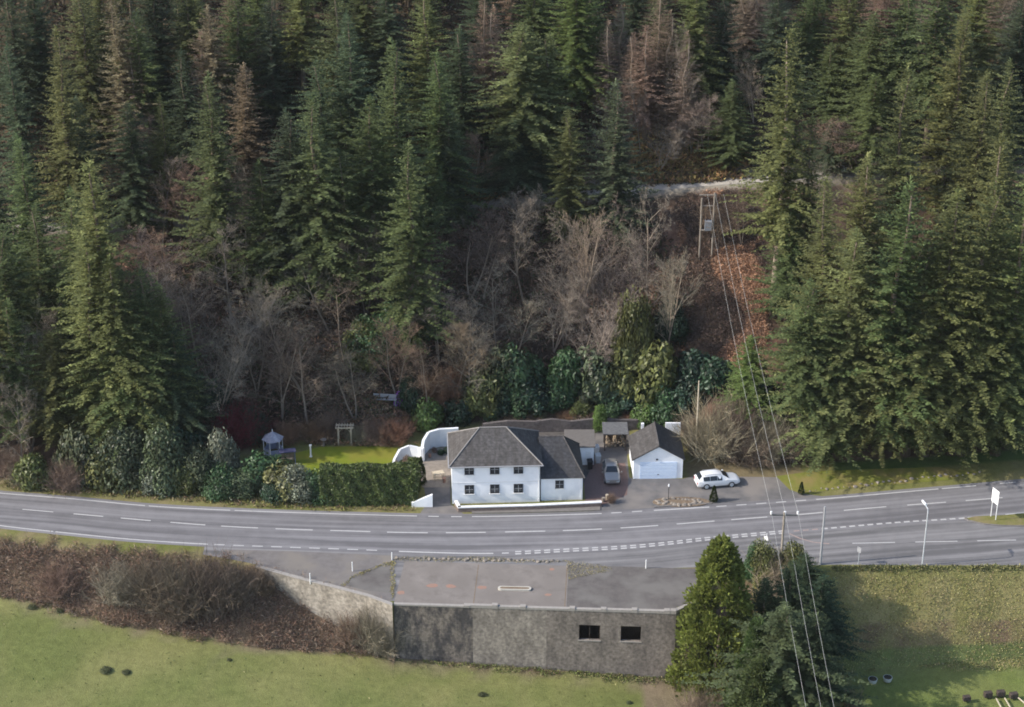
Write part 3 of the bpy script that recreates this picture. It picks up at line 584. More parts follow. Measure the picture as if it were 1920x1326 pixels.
# ------------------------------------------------------------------ vehicles
def car(name, pos, rz, col, label, st, wb, wr=.33, metal=0.0, rough=.3, rails=False):
    """st: stations (x, z bottom, z belt, z roof, half width at belt, half width at roof); x runs from tail (-) to nose (+)"""
    e = empty(name, pos, rz); tag(e, label, 'car')
    pm = mat(name+'_paint', col, rough, spec=.5, metal=metal, coat=.6)
    v = []; f = []; n = 13
    for (x, zb, zl, zr, w, wr_) in st:
        half = [(w*.9, zb), (w*.99, zb+.18), (w, (zb+zl)/2), (w*.97, zl), (wr_, zl+(zr-zl)*.88), (wr_*.86, zr)]
        ring = half+[(0, zr+.02)]+[(-a, b) for a, b in reversed(half)]
        v += [Vector((x, a, b)) for a, b in ring]
    for i in range(len(st)-1):
        for j in range(n-1): f.append((i*n+j, i*n+j+1, (i+1)*n+j+1, (i+1)*n+j))
        f.append((i*n+n-1, i*n, (i+1)*n, (i+1)*n+n-1))
    f.append(tuple(range(n))); f.append(tuple(range((len(st)-1)*n, len(st)*n)))
    mb = MB(); mb.v = v; mb.f = f; body = mb.build('body', pm, e, smooth=True); s = body.modifiers.new('e', 'EDGE_SPLIT'); s.split_angle = R(32)
    cab = [i for i, q in enumerate(st) if q[3]-q[2] > .3]; i0, i1 = cab[0], cab[-1]
    def P_(i, k, out=.012):
        q = st[i]; w, w2 = q[4], q[5]
        return {'b': Vector((q[0], w*.97+out, q[2]+.05)), 't': Vector((q[0], w2+out*1.3, q[2]+(q[3]-q[2])*.84))}[k]
    for sgn in (1, -1):
        for a in range(i0, i1):
            p = [P_(a,'b'), P_(a+1,'b'), P_(a+1,'t'), P_(a,'t')]; d = (p[1]-p[0])*.025; d2 = (p[2]-p[3])*.025
            q = [p[0]+d, p[1]-d, p[2]-d2, p[3]+d2]; mm = MB().poly([(a_.x, a_.y*sgn, a_.z) for a_ in q]); mm.build('side_window', M['glass'], e)
    # windscreen and rear window
    for nm, ia, ib in (('windscreen', i1+1, i1), ('rear_window', i0-1, i0)):
        a, b = st[ia], st[ib]; u = Vector((b[0]-a[0], 0, b[3]-a[3])); nn = Vector((-u.z, 0, u.x)).normalized()
        if nn.z < 0: nn = -nn
        lo = Vector((a[0], 0, a[3]))+u*.12+nn*.035; hi = Vector((a[0], 0, a[3]))+u*.9+nn*.035
        MB().poly([lo+Vector((0,-a[4]*.80,0)), lo+Vector((0,a[4]*.80,0)), hi+Vector((0,b[5]*.82,0)), hi+Vector((0,-b[5]*.82,0))]).build(nm, M['glass'], e)
    for x in wb:
        for sgn in (-1, 1):
            y = sgn*(st[3][4]-.02); t = MB().tube([(x, y-sgn*.2, wr), (x, y+sgn*.03, wr)], wr, 18).build('wheel', M['black'], e)
            MB().tube([(x, y+sgn*.031, wr), (x, y+sgn*.045, wr)], wr*.66, 14).build('rim', M['galv'], t)
    L0, L1 = st[0], st[-1]
    for sgn in (-1, 1):
        MB().box(L1[0]-.16, L1[0]+.012, min(sgn*L1[4]*.95, sgn*L1[4]*.5), max(sgn*L1[4]*.95, sgn*L1[4]*.5), L1[2]-.2, L1[2]-.05).build('headlight', M['galv'], e)
        MB().box(L0[0]-.012, L0[0]+.14, min(sgn*L0[4]*.97, sgn*L0[4]*.68), max(sgn*L0[4]*.97, sgn*L0[4]*.68), L0[2]-.32, L0[2]-.02).build('tail_light', mat('tail_light', (.35,.02,.02), .3), e)
        MB().box(.75, .9, min(sgn*.95, sgn*1.1), max(sgn*.95, sgn*1.1), .98, 1.12).build('wing_mirror', pm, e)
        if rails: MB().tube([(-1.6, sgn*.56, 1.5), (-1.45, sgn*.56, 1.57), (.0, sgn*.56, 1.58), (.2, sgn*.56, 1.5)], .025, 5).build('roof_rail', M['grey'], e)
    MB().box(L0[0]-.02, L0[0]+.0, -.26, .26, .62, .73).build('number_plate', M['whitepaint'], e)
    return e
suv = [(-2.35,.35,.88,.93,.8,.66),(-2.25,.3,.95,1.05,.86,.66),(-1.75,.28,.97,1.46,.91,.6),(-1.0,.26,.96,1.53,.93,.64),(-.2,.26,.94,1.53,.93,.64),(.35,.26,.92,1.42,.92,.6),(1.2,.26,.9,.97,.9,.7),(1.95,.3,.8,.86,.88,.64),(2.2,.33,.7,.77,.82,.55),(2.35,.38,.62,.68,.7,.45)]
p = at(1344,908); car('parked_car', p, R(10), (.72,.73,.75), 'white estate car parked nose towards the lawn on the drive', suv, (-1.38, 1.38), .34, rails=True)
hat = [(-2.1,.35,.9,.95,.76,.6),(-2.0,.3,.95,1.05,.82,.66),(-1.5,.28,.96,1.42,.84,.6),(-.7,.26,.96,1.48,.85,.62),(.1,.26,.95,1.45,.85,.62),(.9,.26,.93,.98,.84,.66),(1.7,.3,.85,.9,.82,.62),(2.05,.36,.7,.76,.74,.56)]
p = at(1146,894); car('parked_car', p, R(-88), (.33,.31,.29), 'silver grey car parked between the annexe and the white garage', hat, (-1.3, 1.3), .31, metal=.5, rough=.35)
# ------------------------------------------------------------------ poles, lamps, signs, wires
def pole(name, pos, h, r, label, cat='pole', m=None, group=None):
    e = empty(name, pos, 0); tag(e, label, cat, group); MB().tube([(0,0,-.3),(0,0,h)], r, 8, r*.7).build('shaft', m or M['polewood'], e); return e
# crossarm pole in the middle of the junction bushes
pb = at(1461,1100,-1.5); hp = z_for(pb.y, 960)-pb.z
ep = pole('power_pole', pb, hp, .15, 'wooden power pole with steel crossarm and three insulators above the dark conifers')
MB().box(-1.35, 1.35, -.06, .06, hp-.42, hp-.3).build('crossarm', mat('crossarm', (.1,.1,.1), .7), ep)
for x in (-1.3, .05, 1.3):
    i_ = MB().tube([(x,0,hp-.3),(x,0,hp+.02)], .06, 8).tube([(x,0,hp-.15),(x,0,hp-.1)], .11, 8).tube([(x,0,hp-.02),(x,0,hp+.05)], .11, 8).build('insulator', M['whitepaint'], ep)
p = at(1538,1058); pole('telegraph_pole', p, z_for(p.y, 950), .13, 'dark bare pole standing at the side road edge beside the conifers', m=M['grey'])
p = at(1304,856); pole('telegraph_pole', p, z_for(p.y, 714), .1, 'pale wooden pole in the olive scrub behind the white car', m=M['palewood'])
# twin-pole pylon with transformer below the track
p0, p1 = on_ground(1311, 486), on_ground(1334, 480); tp = empty('transformer_pylon', p0, 0); tag(tp, 'twin-pole timber power pylon carrying a grey transformer below the forest track', 'pylon')
zt1 = z_for(p0.y, 372)-p0.z; dx = p1.x-p0.x; zt2 = z_for(p0.y, 362)-p0.z
MB().tube([(0,0,-.3),(0,0,zt1)], .12, 7).build('pole', M['polewood'], tp); MB().tube([(dx,0,-.3),(dx,0,zt2)], .12, 7).build('pole', M['polewood'], tp)
MB().box(-.3, dx+.3, -.06, .06, zt2-.3, zt2-.2).build('crossarm', M['polewood'], tp); zc = z_for(p0.y, 386)-p0.z; MB().box(-.1, dx+.1, -.05, .05, zc-.06, zc+.06).build('crossarm', M['polewood'], tp)
zx = z_for(p0.y, 430)-p0.z; MB().box(-.1, dx+.1, -.3, .1, zx-.1, zx).build('platform', M['polewood'], tp)
bx = MB().box(.45, 1.25, -.45, .15, zx+.002, zx+1.15).build('transformer', mat('transformer', (.28,.3,.33), .5), tp); MB().tube([(.65,-.1,zx+1.15),(.65,-.1,zx+1.4)], .05, 6).tube([(1.05,-.1,zx+1.15),(1.05,-.1,zx+1.4)], .05, 6).build('bushing', M['black'], bx)
def wire(a, b, sag, label, r=.0095, name='power_cable', group=None):
    pts = [a.lerp(b, t)+Vector((0,0,-sag*4*t*(1-t))) for t in np.linspace(0, 1, 24)]; o = MB().tube([q-a for q in pts], r, 5).build(name, M['wire'], None); o.location = a; tag(o, label, 'cable', group); return o
ztop = pb.z+hp+.05
wn = ['lawn-side','middle','outer']
for k, (x, qx, ex_) in enumerate(((-1.3, 1334, 1545), (.05, 1352, 1574), (1.3, 1369, 1599))):
    q = Vector((p0.x+[-.2,.75,1.7][k]+.8, p0.y-.1, p0.z+zt2-.1)); a = Vector((pb.x+x, pb.y, ztop)); 
    wire(q, a, 1.2, f'{wn[k]} cable of the three between the pylon and the crossarm pole', group='cables from the pylon')
    u, dy, dz = ray(ex_, 1500); t = 126/dy; b = Vector((u*t, 126, H+dz*t)); wire(a, b, .5, f'{wn[k]} cable of the three crossing over the dark conifers from the crossarm', group='cables over the conifers')
# street lamp
p = at(1729,1060); sl2 = empty('street_lamp', p, 0); tag(sl2, 'tall galvanised street lamp on the side road verge', 'street lamp'); hz = z_for(p.y, 956)
MB().tube([(0,0,-.2),(0,0,1.2),(0,0,hz-.3),(.0,.15,hz),(-.15,.8,hz+.12)], .075, 8, .05).build('column', M['galv'], sl2)
MB().tube([(-.1,.7,hz+.14),(-.3,1.5,hz+.16)], .14, 8, .11).build('lamp_head', mat('lamp_head', (.75,.75,.76), .4), sl2)
# signs (seen from behind or edge on, no readable writing)
p = at(1862,972); sg = empty('road_sign', p, R(-66)); tag(sg, 'tall white direction sign on two posts on the grass island', 'sign'); hz = z_for(p.y, 918)
for x in (-.42, .42): MB().tube([(x,0,-.1),(x,0,hz-.2)], .045, 6).build('post', M['whitepaint'], sg)
MB().box(-.55, .55, -.07, -.045, hz-1.6, hz).build('sign_panel', M['whitepaint'], sg)
p = at(1609,1058); sg = empty('small_road_sign', p, R(-50)); tag(sg, 'small grey sign plate on a thin post beside the side road', 'sign'); hz = z_for(p.y, 1026)
MB().tube([(0,0,-.1),(0,0,hz)], .035, 6).build('post', M['galv'], sg); MB().box(-.24, .24, -.055, -.036, hz-.6, hz).build('sign_panel', M['grey'], sg)
p = at(1437,1016,.5); sg = empty('junction_sign', p, R(-25)); tag(sg, 'small white angled sign above the bushes at the give way line', 'sign')
MB().tube([(0,0,-2.2),(0,0,1.0)], .04, 6).build('post', M['whitepaint'], sg); MB().hull([(-.2,-.06,.2),(.2,-.06,.2),(.2,-.04,.2),(-.2,-.04,.2)], [(-.3,-.06,.65),(.1,-.06,.7),(.1,-.04,.7),(-.3,-.04,.65)]).build('sign_panel', M['whitepaint'], sg)
# garden lamp in the rockery
p = at(1253,938); e = empty('garden_lamp', p, 0); tag(e, 'thin black garden lamp post rising from the rockery', 'lamp post'); hz = z_for(p.y, 908)
MB().tube([(0,0,0),(0,0,hz-.25)], .035, 6).build('post', M['black'], e); MB().tube([(0,0,hz-.25),(0,0,hz)], .11, 6, .07).build('lantern', M['whitepaint'], e)
# bollards / posts on the forecourt edge
for (px, py, top, lab) in ((582,1094,1075,'thin white marker post on top of the diagonal retaining wall'), (661,1071,1054,'thin white marker post on the weedy forecourt edge'), (735,1050,1036,'short white post at the corner of the concrete deck'), (1211,1066,1050,'short white post beside the side road past the deck')):
    p = at(px, py); o = MB().tube([(0,0,-.05),(0,0,z_for(p.y, top))], .06, 6).build('marker_post', M['whitepaint'], None); o.location = p; tag(o, lab, 'post', 'marker posts around the forecourt')
# ------------------------------------------------------------------ garden furniture
p = at(647,835); g = empty('garden_arch', p, 0); tag(g, 'pale timber garden arch at the back edge of the lawn', 'arch')
for x in (-.72, .72):
    for y in (0, .7): MB().box(x-.07, x+.07, y-.07, y+.07, 0, 2.1).build('post', M['palewood'], g)
for y in (0, .7): MB().box(-1.0, 1.0, y-.05, y+.05, 2.102, 2.24).build('beam', M['palewood'], g)
sl3 = MB()
for k in range(7): sl3.box(-.93+k*.31-.03, -.93+k*.31+.03, -.25, .95, 2.242, 2.31)
sl3.build('slat', M['palewood'], g)
for sx in (-1, 1): MB().hull([(sx*.65,-.04,1.75),(sx*.65,.04,1.75),(sx*.62,.04,1.6),(sx*.62,-.04,1.6)], [(sx*.2,-.04,2.1),(sx*.2,.04,2.1),(sx*.3,.04,2.1),(sx*.3,-.04,2.1)]).build('brace', M['palewood'], g)
p = at(583,857); g = empty('garden_pillar', p, 0); tag(g, 'slim white pillar standing alone on the lawn', 'pillar'); MB().box(-.14,.14,-.14,.14,0,.12).build('base', M['whitepaint'], g); MB().tube([(0,0,.12),(0,0,1.4)], .1, 8, .08).build('shaft', M['whitepaint'], g); MB().box(-.13,.13,-.13,.13,1.4,1.52).build('cap', M['whitepaint'], g)
p = at(607,836); g = empty('bird_bath', p, 0); tag(g, 'small stone bird bath at the lawn edge near the arch', 'bird bath'); MB().tube([(0,0,0),(0,0,.7)], .14, 8, .09).build('pedestal', M['rock'], g); MB().tube([(0,0,.7),(0,0,.82)], .2, 12, .36).build('bowl', M['rock'], g)
p = at(513,850); g = empty('summerhouse', p, R(18)); tag(g, 'small six-sided summerhouse with pale pointed roof above the shrubs', 'summerhouse')
r0 = [(1.05*math.cos(a), 1.05*math.sin(a)) for a in np.linspace(0, 2*math.pi, 7)[:-1]]; 
for k in range(6):
    a, b = r0[k], r0[(k+1)%6]; MB().tube([(a[0],a[1],0),(a[0],a[1],1.9)], .05, 6).build('post', M['whitepaint'], g)
    MB().hull([(a[0]*.97,a[1]*.97,.05),(b[0]*.97,b[1]*.97,.05),(b[0]*.93,b[1]*.93,.05),(a[0]*.93,a[1]*.93,.05)], [(a[0]*.97,a[1]*.97,.8),(b[0]*.97,b[1]*.97,.8),(b[0]*.93,b[1]*.93,.8),(a[0]*.93,a[1]*.93,.8)]).build('side_panel', mat('blue_grey_paint', (.3,.33,.45), .6), g)
rr = MB(); rr.v = [Vector((x*1.2,y*1.2,1.9)) for x, y in r0]+[Vector((0,0,2.75))]; rr.f = [(k,(k+1)%6,6) for k in range(6)]+[(5,4,3,2,1,0)]; rr.build('roof', mat('pale_sheet_roof', (.2,.2,.25), .6, (.42,.42,.47), 3, 4, .9), g)
MB().tube([(0,0,2.75),(0,0,3.0)], .05, 6).build('finial', M['whitepaint'], g)
p = at(540,868); g = empty('garden_swing', p, R(10)); tag(g, 'blue-grey swing seat frame between the summerhouse and the lawn', 'swing seat')
for x in (-.8, .8): MB().tube([(x,-.5,0),(x,0,1.5),(x,.5,0)], .05, 6).build('side_frame', mat('blue_grey_frame', (.22,.24,.33), .6), g)
MB().box(-.9,.9,-.45,.45,1.5,1.56).build('canopy', mat('navy_canopy', (.06,.06,.12), .8), g); MB().box(-.7,.7,-.2,.25,.5,.56).build('seat', M['wood'], g); MB().box(-.7,.7,.2,.26,.56,1.0).build('backrest', M['wood'], g)
pf = on_ground(722, 756); g = empty('garden_bench', pf, R(-6)); tag(g, 'pale blue-grey bench on the bank above the garden arch', 'bench')
MB().box(-1.35,1.35,-.25,.25,.5,.56).build('seat', M['grey'], g); MB().box(-1.35,1.35,.22,.28,.6,1.05).build('backrest', M['grey'], g)
for x in (-1.2, 1.2): MB().box(x-.05,x+.05,-.22,.26,-.3,.5).build('leg', M['grey'], g)
for (a, b, lab) in (((694,772),(718,770),'upper pale timber sleeper edging a step on the garden bank'), ((696,782),(742,779),'long pale timber sleeper below the bench on the garden bank'), ((712,797),(750,792),'lowest timber sleeper on the reddish garden bank')):
    p, q = on_ground(*a), on_ground(*b); o = MB().box(0,(q-p).length,-.1,.1,-.2,.28).build('timber_sleeper', M['palewood'], None); o.location = p; o.rotation_euler = (0, math.asin(max(-1,min(1,-(q-p).z/(q-p).length))), math.atan2((q-p).y,(q-p).x)); tag(o, lab, 'sleeper', 'sleepers on the garden bank')
# patio things
for i, (px, py, h, r, m, lab) in enumerate(((833,905,.6,.22,M['orange'],'terracotta pot on the patio against the house wall'), (806,858,.5,.2,M['orange'],'small terracotta pot under the white patio wall'), (1122,947,.55,.26,M['rock'],'stone pot at the end of the long low wall'), (1131,941,.5,.2,M['rock'],'smaller stone pot behind the wall end'), (1138,937,.62,.18,M['palewood'],'pale pot beside the brick paving'))):
    p = at(px, py); e = empty('plant_pot', p, 0); tag(e, lab, 'plant pot'); MB().tube([(0,0,0),(0,0,h*.85),(0,0,h)], r*.7, 10, r).build('pot', m, e)
p = at(822,897); g = empty('patio_table', p, R(20)); tag(g, 'low wooden table in the middle of the patio', 'table'); MB().box(-.6,.6,-.4,.4,.68,.74).build('table_top', M['palewood'], g)
for x in (-.5,.5):
    for y in (-.32,.32): MB().box(x-.04,x+.04,y-.04,y+.04,0,.68).build('leg', M['palewood'], g)
for px, py, lab, m in ((1118,852,'pale wheeled bin behind the silver car near the outhouse', M['galv']), (1121,868,'second pale wheeled bin standing nearer the silver car', M['galv']), (1106,879,'black wheeled bin beside the outhouse corner', M['black'])):
    p = at(px, py); g = empty('wheeled_bin', p, R(8)); tag(g, lab, 'bin'); MB().hull([(-.22,-.26,.08),(.22,-.26,.08),(.22,.26,.08),(-.22,.26,.08)], [(-.29,-.33,.98),(.29,-.33,.98),(.29,.33,.98),(-.29,.33,.98)]).build('body', m, g); MB().hull([(-.31,-.35,.982),(.31,-.35,.982),(.31,.36,.982),(-.31,.36,.982)], [(-.29,-.33,1.04),(.29,-.33,1.04),(.29,.36,1.1),(-.29,.36,1.1)]).build('lid', m, g)
    for x in (-.2,.2): MB().tube([(x-.03,.28,.1),(x+.03,.28,.1)], .1, 8).build('wheel', M['black'], g)
for px, py, lab in ((1636,1279,'round white feed tub lying in the shadow of the conifers'), (1664,1276,'second smaller white tub beside the round one')):
    p = at(px, py, -7.8); g = empty('feed_tub', p, 0); tag(g, lab, 'tub'); n_ = 16; MB().tube([(0,0,0),(0,0,.4)], .38, 14, .46).build('tub', mat('tub_plastic', (.45,.47,.45), .6), g); MB().tube([(0,0,.401),(0,0,.41)], .4, 14).build('water', M['glass'], g)
# rocks
def rock_mesh(seed):
    bm = bmesh.new(); bmesh.ops.create_icosphere(bm, subdivisions=2, radius=.5)
    for v in bm.verts:
        n_ = noise.noise(v.co*2.2+Vector((seed*5,0,0))); v.co *= 1+.5*n_; v.co.z *= .65
    me = bpy.data.meshes.new('rock'); bm.to_mesh(me); bm.free(); me.materials.append(M['rock']); return me
RK = [rock_mesh(i) for i in range(5)]
def rocks(pts, zone, start, size, grp):
    for i, (p, s) in enumerate(pts):
        o = bpy.data.objects.new('rock', RK[i%5]); C.objects.link(o); o.location = p; k = size*s; o.scale = (k, k*.85, k*.8); o.rotation_euler = (0,0,random.uniform(0,6)); tag(o, f'{"pale" if i%2 else "brown"} rock {zone}, {ordinal(i)} counting from {start}'.replace('nearest counting from','first from'), 'rock', grp)
q = at(1277,942); pts = []
for k in range(26):
    a = k/26*2*math.pi; rr_ = random.uniform(.55,1.0); pts.append((Vector((q.x+2.75*rr_*math.cos(a), q.y+.8*rr_*math.sin(a), .1)), random.uniform(.5,1.15)))
pts.sort(key=lambda t: t[0].x); rocks(pts, 'in the rockery', 'the garage end', .55, 'rocks of the rockery')
mb = MB().prism([(q.x+3.0*math.cos(a), q.y+1.0*math.sin(a)) for a in np.linspace(0, 2*math.pi, 25)[:-1]], -.05, .1); mb.build('rockery_bed', M['soil'])['kind'] = 'structure'
pts = [(at(1508+i*10.6, 921-i*1.15+random.uniform(-2.5,2.5), .05), random.uniform(.3,1.2)) for i in range(32)]; rocks(pts, 'edging the roadside lawn', 'the conical shrub', .45, 'rocks edging the lawn')
pts = [(at(742+i*9.2+random.uniform(-2,2), 1046+random.uniform(-1.2,2.5)+i*.18, .05), random.uniform(.4,1.1)) for i in range(34)]; rocks(pts, 'along the deck edge by the road', 'the diagonal wall end', .5, 'rubble along the deck edge')
# lower corner timber blocks and rails
for i, (px, py, s) in enumerate(((1812,1313,.9),(1852,1306,1.0),(1876,1304,1.0),(1900,1308,1.0))):
    p = at(px, py, -7.7); g = MB().box(-.4*s,.4*s,-.25,.25,0,.55*s).build('timber_block', M['darkwood'], None, bevel=.05); g.location = p; g.rotation_euler = (0,0,R(random.uniform(-12,12))); tag(g, ['small dark timber block by itself at the field edge','dark timber block, second from the tree shadow','dark timber block, third from the tree shadow','dark timber block farthest from the tree shadow'][i], 'block', 'timber blocks at the field edge')
for i, (a, b) in enumerate((((1868,1310),(1884,1340)),((1884,1309),(1902,1340)),((1904,1304),(1935,1330)))):
    p, q2 = at(*a, -7.6), at(*b, -7.6); g = MB().tube([Vector((0,0,0)), q2-p], .07, 6).build('timber_rail', M['palewood'], None); g.location = p; tag(g, f'pale rail lying by the timber blocks, {["nearest the tree shadow","between the other two","at the outer corner"][i]}', 'rail', 'rails at the field edge')
# small white thing and vehicle by the track
p = on_ground(1582, 322); o = MB().box(-.3,.3,-.3,.3,0,1.2).build('white_marker', M['whitepaint'], None, bevel=.04); o.location = p; tag(o, 'small white marker block beside the forest track among the conifers', 'marker')
# ------------------------------------------------------------------ plants: mesh library
def unit(v): return v/np.maximum(1e-9, np.linalg.norm(v, axis=-1, keepdims=True))
def conifer(seed, HH=30.0, Rr=4.0, base=.08, droop=.35, dens=1.0, quad=1.0, thin=1.0, leader=1.0):
    g = np.random.default_rng(seed); Q = []
    z = base*HH
    lob = g.uniform(0, 6.28, 4)
    while z < HH*.985:
        t = (z-base*HH)/(HH*(1-base)); step = (.32+.14*(1-t))/dens; prof = ((1-t)**.8)*min(1, .5+t*4)+.03
        n = int(g.integers(4, 7)); a0 = g.uniform(0, 6.28)
        for k in range(n):
            az = a0+k*2*math.pi/n+g.uniform(-.35, .35)
            L = Rr*prof*g.uniform(.62, 1.18)*(1+.2*math.sin(az*2+lob[0]+t*5)+.13*math.sin(az*3+lob[1]-t*9))
            if g.random() < .07: L *= .4
            if L < .2: continue
            rise = .85*t+.12+g.uniform(-.16, .16); m = max(3, int(L/.155*quad)); s = (np.arange(m)+g.uniform(.2,.8,m))/m; s = .03+.97*s
            d = np.array([math.cos(az), math.sin(az), 0.0]); pp = np.array([-math.sin(az), math.cos(az), 0.0])
            zz = z+L*(rise*s-droop*s*s)+.12*L*np.clip(s-.75, 0, 1)
            p = d[None]*(L*s)[:, None]; p[:, 2] = zz
            for side in (1, -1, 0):
                w = (.17+.25*(1-s)*min(L, 3.5)*.55)*g.uniform(.6, 1.3, m)
                if side: v = pp[None]*side*.9+d[None]*.55
                else: v = np.repeat(d[None], m, 0)*.8; w = w*.8
                v = v+g.normal(0, .34, (m, 3)); v[:, 2] += (.75*t-.4)+.5*(g.random(m)-.5); v = unit(v)
                tip = p+v*w[:, None]; br_ = unit(np.cross(v, np.array([0, 0, 1.])+g.normal(0, .35, (m, 3))))*(w*.23*thin*g.uniform(.7,1.3,m))[:, None]
                mid = p+v*(w*.55)[:, None]+np.array([0,0,.03])
                Q.append(np.stack([p, mid+br_, tip, mid-br_], 1))
        z += step
    n = 14; s = np.linspace(0, 1, n); p = np.zeros((n, 3)); p[:, 2] = HH*(.96+.04*s); v = unit(np.stack([g.normal(0,.5,n), g.normal(0,.5,n), np.full(n, .9)], 1)); w = np.full(n, .45); tip = p+v*w[:, None]; b_ = unit(np.cross(v, np.array([1.,.3,0])))*.07
    Q.append(np.stack([p, p+v*.2+b_, tip, p+v*.2-b_], 1))
    return np.concatenate(Q)
def trunk_mesh(name, HH, r, m, seed=0, top=.97):
    g = random.Random(seed); pts = [(g.uniform(-.05,.05)*k, g.uniform(-.05,.05)*k, -0.6+k*HH*top/6) for k in range(7)]; mb = MB().tube(pts, r, 8, r*.12); me = mb.mesh(name); me.materials.append(m)
    for p in me.polygons: p.use_smooth = True
    return me
def prisms(segs):
    """segs: list of (p0, p1, r0, r1) -> quads (triangular section, two or three faces)"""
    a = np.array([s[0] for s in segs], float); b = np.array([s[1] for s in segs], float); r0 = np.array([s[2] for s in segs])[:, None]; r1 = np.array([s[3] for s in segs])[:, None]
    d = unit(b-a); ref = np.where(np.abs(d[:, 2:3]) < .9, np.array([[0,0,1.]]), np.array([[1.,0,0]])); u = unit(np.cross(d, ref)); w = np.cross(d, u); out = []
    dirs = [u*math.cos(t)+w*math.sin(t) for t in (0.3, 2.39, 4.49)]
    for i in range(3):
        e, f = dirs[i], dirs[(i+1)%3]; out.append(np.stack([a+e*r0, a+f*r0, b+f*r1, b+e*r1], 1))
    return np.concatenate(out)
def bare_tree(seed, HH=14.0, spread=.55, limbs=13, up=.55, tw=1.0, multi=1):
    g = random.Random(seed); T = []; B = []
    def grow(p, d, L, r, lev, n):
        segs = T if lev == 0 else B; k = 6 if lev == 0 else 4 if lev < 3 else 2; pts = [p]; dd = d.copy()
        for i in range(k):
            dd = (dd+Vector((g.gauss(0,1), g.gauss(0,1), g.gauss(0,.6)+(.25 if lev else .9)))*(.07 if lev == 0 else .15)).normalized(); pts.append(pts[-1]+dd*L/k)
        r1 = r*(.25 if lev == 0 else .3); rs = [r+(r1-r)*i/k for i in range(k+1)]
        for i in range(k): segs.append((tuple(pts[i]), tuple(pts[i+1]), rs[i], rs[i+1]))
        if lev >= 4: return
        for j in range(n):
            t = (.28 if lev == 0 else .2)+(.7 if lev == 0 else .78)*(j+g.random())/n; f = t*k; i = min(k-1, int(f)); q = pts[i].lerp(pts[i+1], f-i); ax = (pts[i+1]-pts[i]).normalized()
            an = g.uniform(0, 6.28) if lev == 0 else g.choice((-1,1))*1.2+g.gauss(0,.7)+(0 if j%2 else 3.14); o = ax.orthogonal().normalized(); o = Matrix.Rotation(an, 3, ax) @ o
            nd = (ax*up*(1.2 if lev==0 else 1)+o*spread*(1.25-.5*t)).normalized()
            if lev == 0: nl = HH*(.36-.2*abs(t-.45))*g.uniform(.7,1.2)
            else: nl = L*(.55-.2*t)*g.uniform(.7,1.25)
            grow(q, nd, max(nl, .25), max(rs[i]*.5, .012*tw), lev+1, {0:7, 1:6, 2:4, 3:0}[lev] if lev < 3 else 0)
    for m_ in range(multi):
        d = Vector((g.gauss(0,.12+.12*(multi>1)), g.gauss(0,.12+.12*(multi>1)), 1)).normalized(); grow(Vector((0,0,-.3)), d, HH*.93*(1 if m_==0 else g.uniform(.65,.95)), HH*.0125/(1 if multi==1 else 1.3), 0, limbs if multi == 1 else max(6, limbs-3))
    return prisms(T), prisms(B)
def shrub(seed, leaf=.07, n=7500, blobs=18, flat=.85):
    """unit-radius evergreen shrub"""
    g = np.random.default_rng(seed); c = unit(g.normal(0, 1, (blobs, 3)))*g.uniform(.2, .68, (blobs, 1)); c[:, 2] = np.abs(c[:, 2])*flat*1.1+.12; r = g.uniform(.26, .48, blobs)
    c = np.concatenate([c, [[0,0,.5]]]); r = np.append(r, .6); idx = g.integers(0, blobs+1, n); dr = unit(g.normal(0, 1, (n, 3))); rad = r[idx]*g.uniform(.72, 1.08, n)
    p = c[idx]+dr*rad[:, None]; keep = p[:, 2] > .0; p, dr = p[keep], dr[keep]; n = len(p)
    nr = unit(dr+g.normal(0, .55, (n, 3))+np.array([0,0,.25])); u = unit(np.cross(nr, g.normal(0, 1, (n, 3)))); w = np.cross(nr, u); s = leaf*g.uniform(.6, 1.35, n)[:, None]
    return np.stack([p-u*s, p+w*s*.5, p+u*s, p-w*s*.5], 1)
def twig_bush(seed, stems=230, sub_=10, r=.0065, spread=.85):
    g = random.Random(seed); segs = []
    for k in range(stems):
        az = g.uniform(0, 6.28); el = math.acos(g.uniform(.15, 1)**.7)*spread; d = Vector((math.cos(az)*math.sin(el), math.sin(az)*math.sin(el), math.cos(el))); p = Vector((g.gauss(0,.22), g.gauss(0,.22), 0)); L = g.uniform(.6, 1.05); pts = [p]
        for i in range(4): d = (d+Vector((g.gauss(0,.16), g.gauss(0,.16), g.gauss(0,.1)))).normalized(); pts.append(pts[-1]+d*L/4)
        for i in range(4): segs.append((tuple(pts[i]), tuple(pts[i+1]), r*(1-.2*i), r*(.8-.2*i)))
        for j in range(sub_):
            i = g.randint(1, 3); q = pts[i].lerp(pts[i+1], g.random()); e = (d+Vector((g.gauss(0,.7), g.gauss(0,.7), g.gauss(.1,.5)))).normalized(); l2 = g.uniform(.12,.34); m_ = q+e*l2*.5; e2 = (e+Vector((g.gauss(0,.3), g.gauss(0,.3), .1))).normalized(); segs.append((tuple(q), tuple(m_), r*.5, r*.4)); segs.append((tuple(m_), tuple(m_+e2*l2*.6), r*.4, r*.15))
    return prisms(segs)
def fin(name, q, m, hi=None):
    me = np_mesh(name, q); me.materials.append(m); return me
LIB = {}
LIB['conifer'] = [(fin('crown', conifer(i, Rr=rr, droop=dr, dens=de), M['needle']), trunk_mesh('trunk', 30, .3, M['bark'], i)) for i, (rr, dr, de) in enumerate(((4.2,.26,1),(3.7,.2,1),(4.6,.32,1.05),(3.9,.15,.9),(4.4,.28,1.1),(3.5,.22,1)))]
LIB['fir'] = [(fin('crown', conifer(20+i, Rr=4.8, droop=.36, dens=.85, base=b_, quad=.95, thin=1.1), M['needle']), trunk_mesh('trunk', 30, .32, M['bark'], 30+i)) for i, b_ in enumerate((.04,.1,.3))]
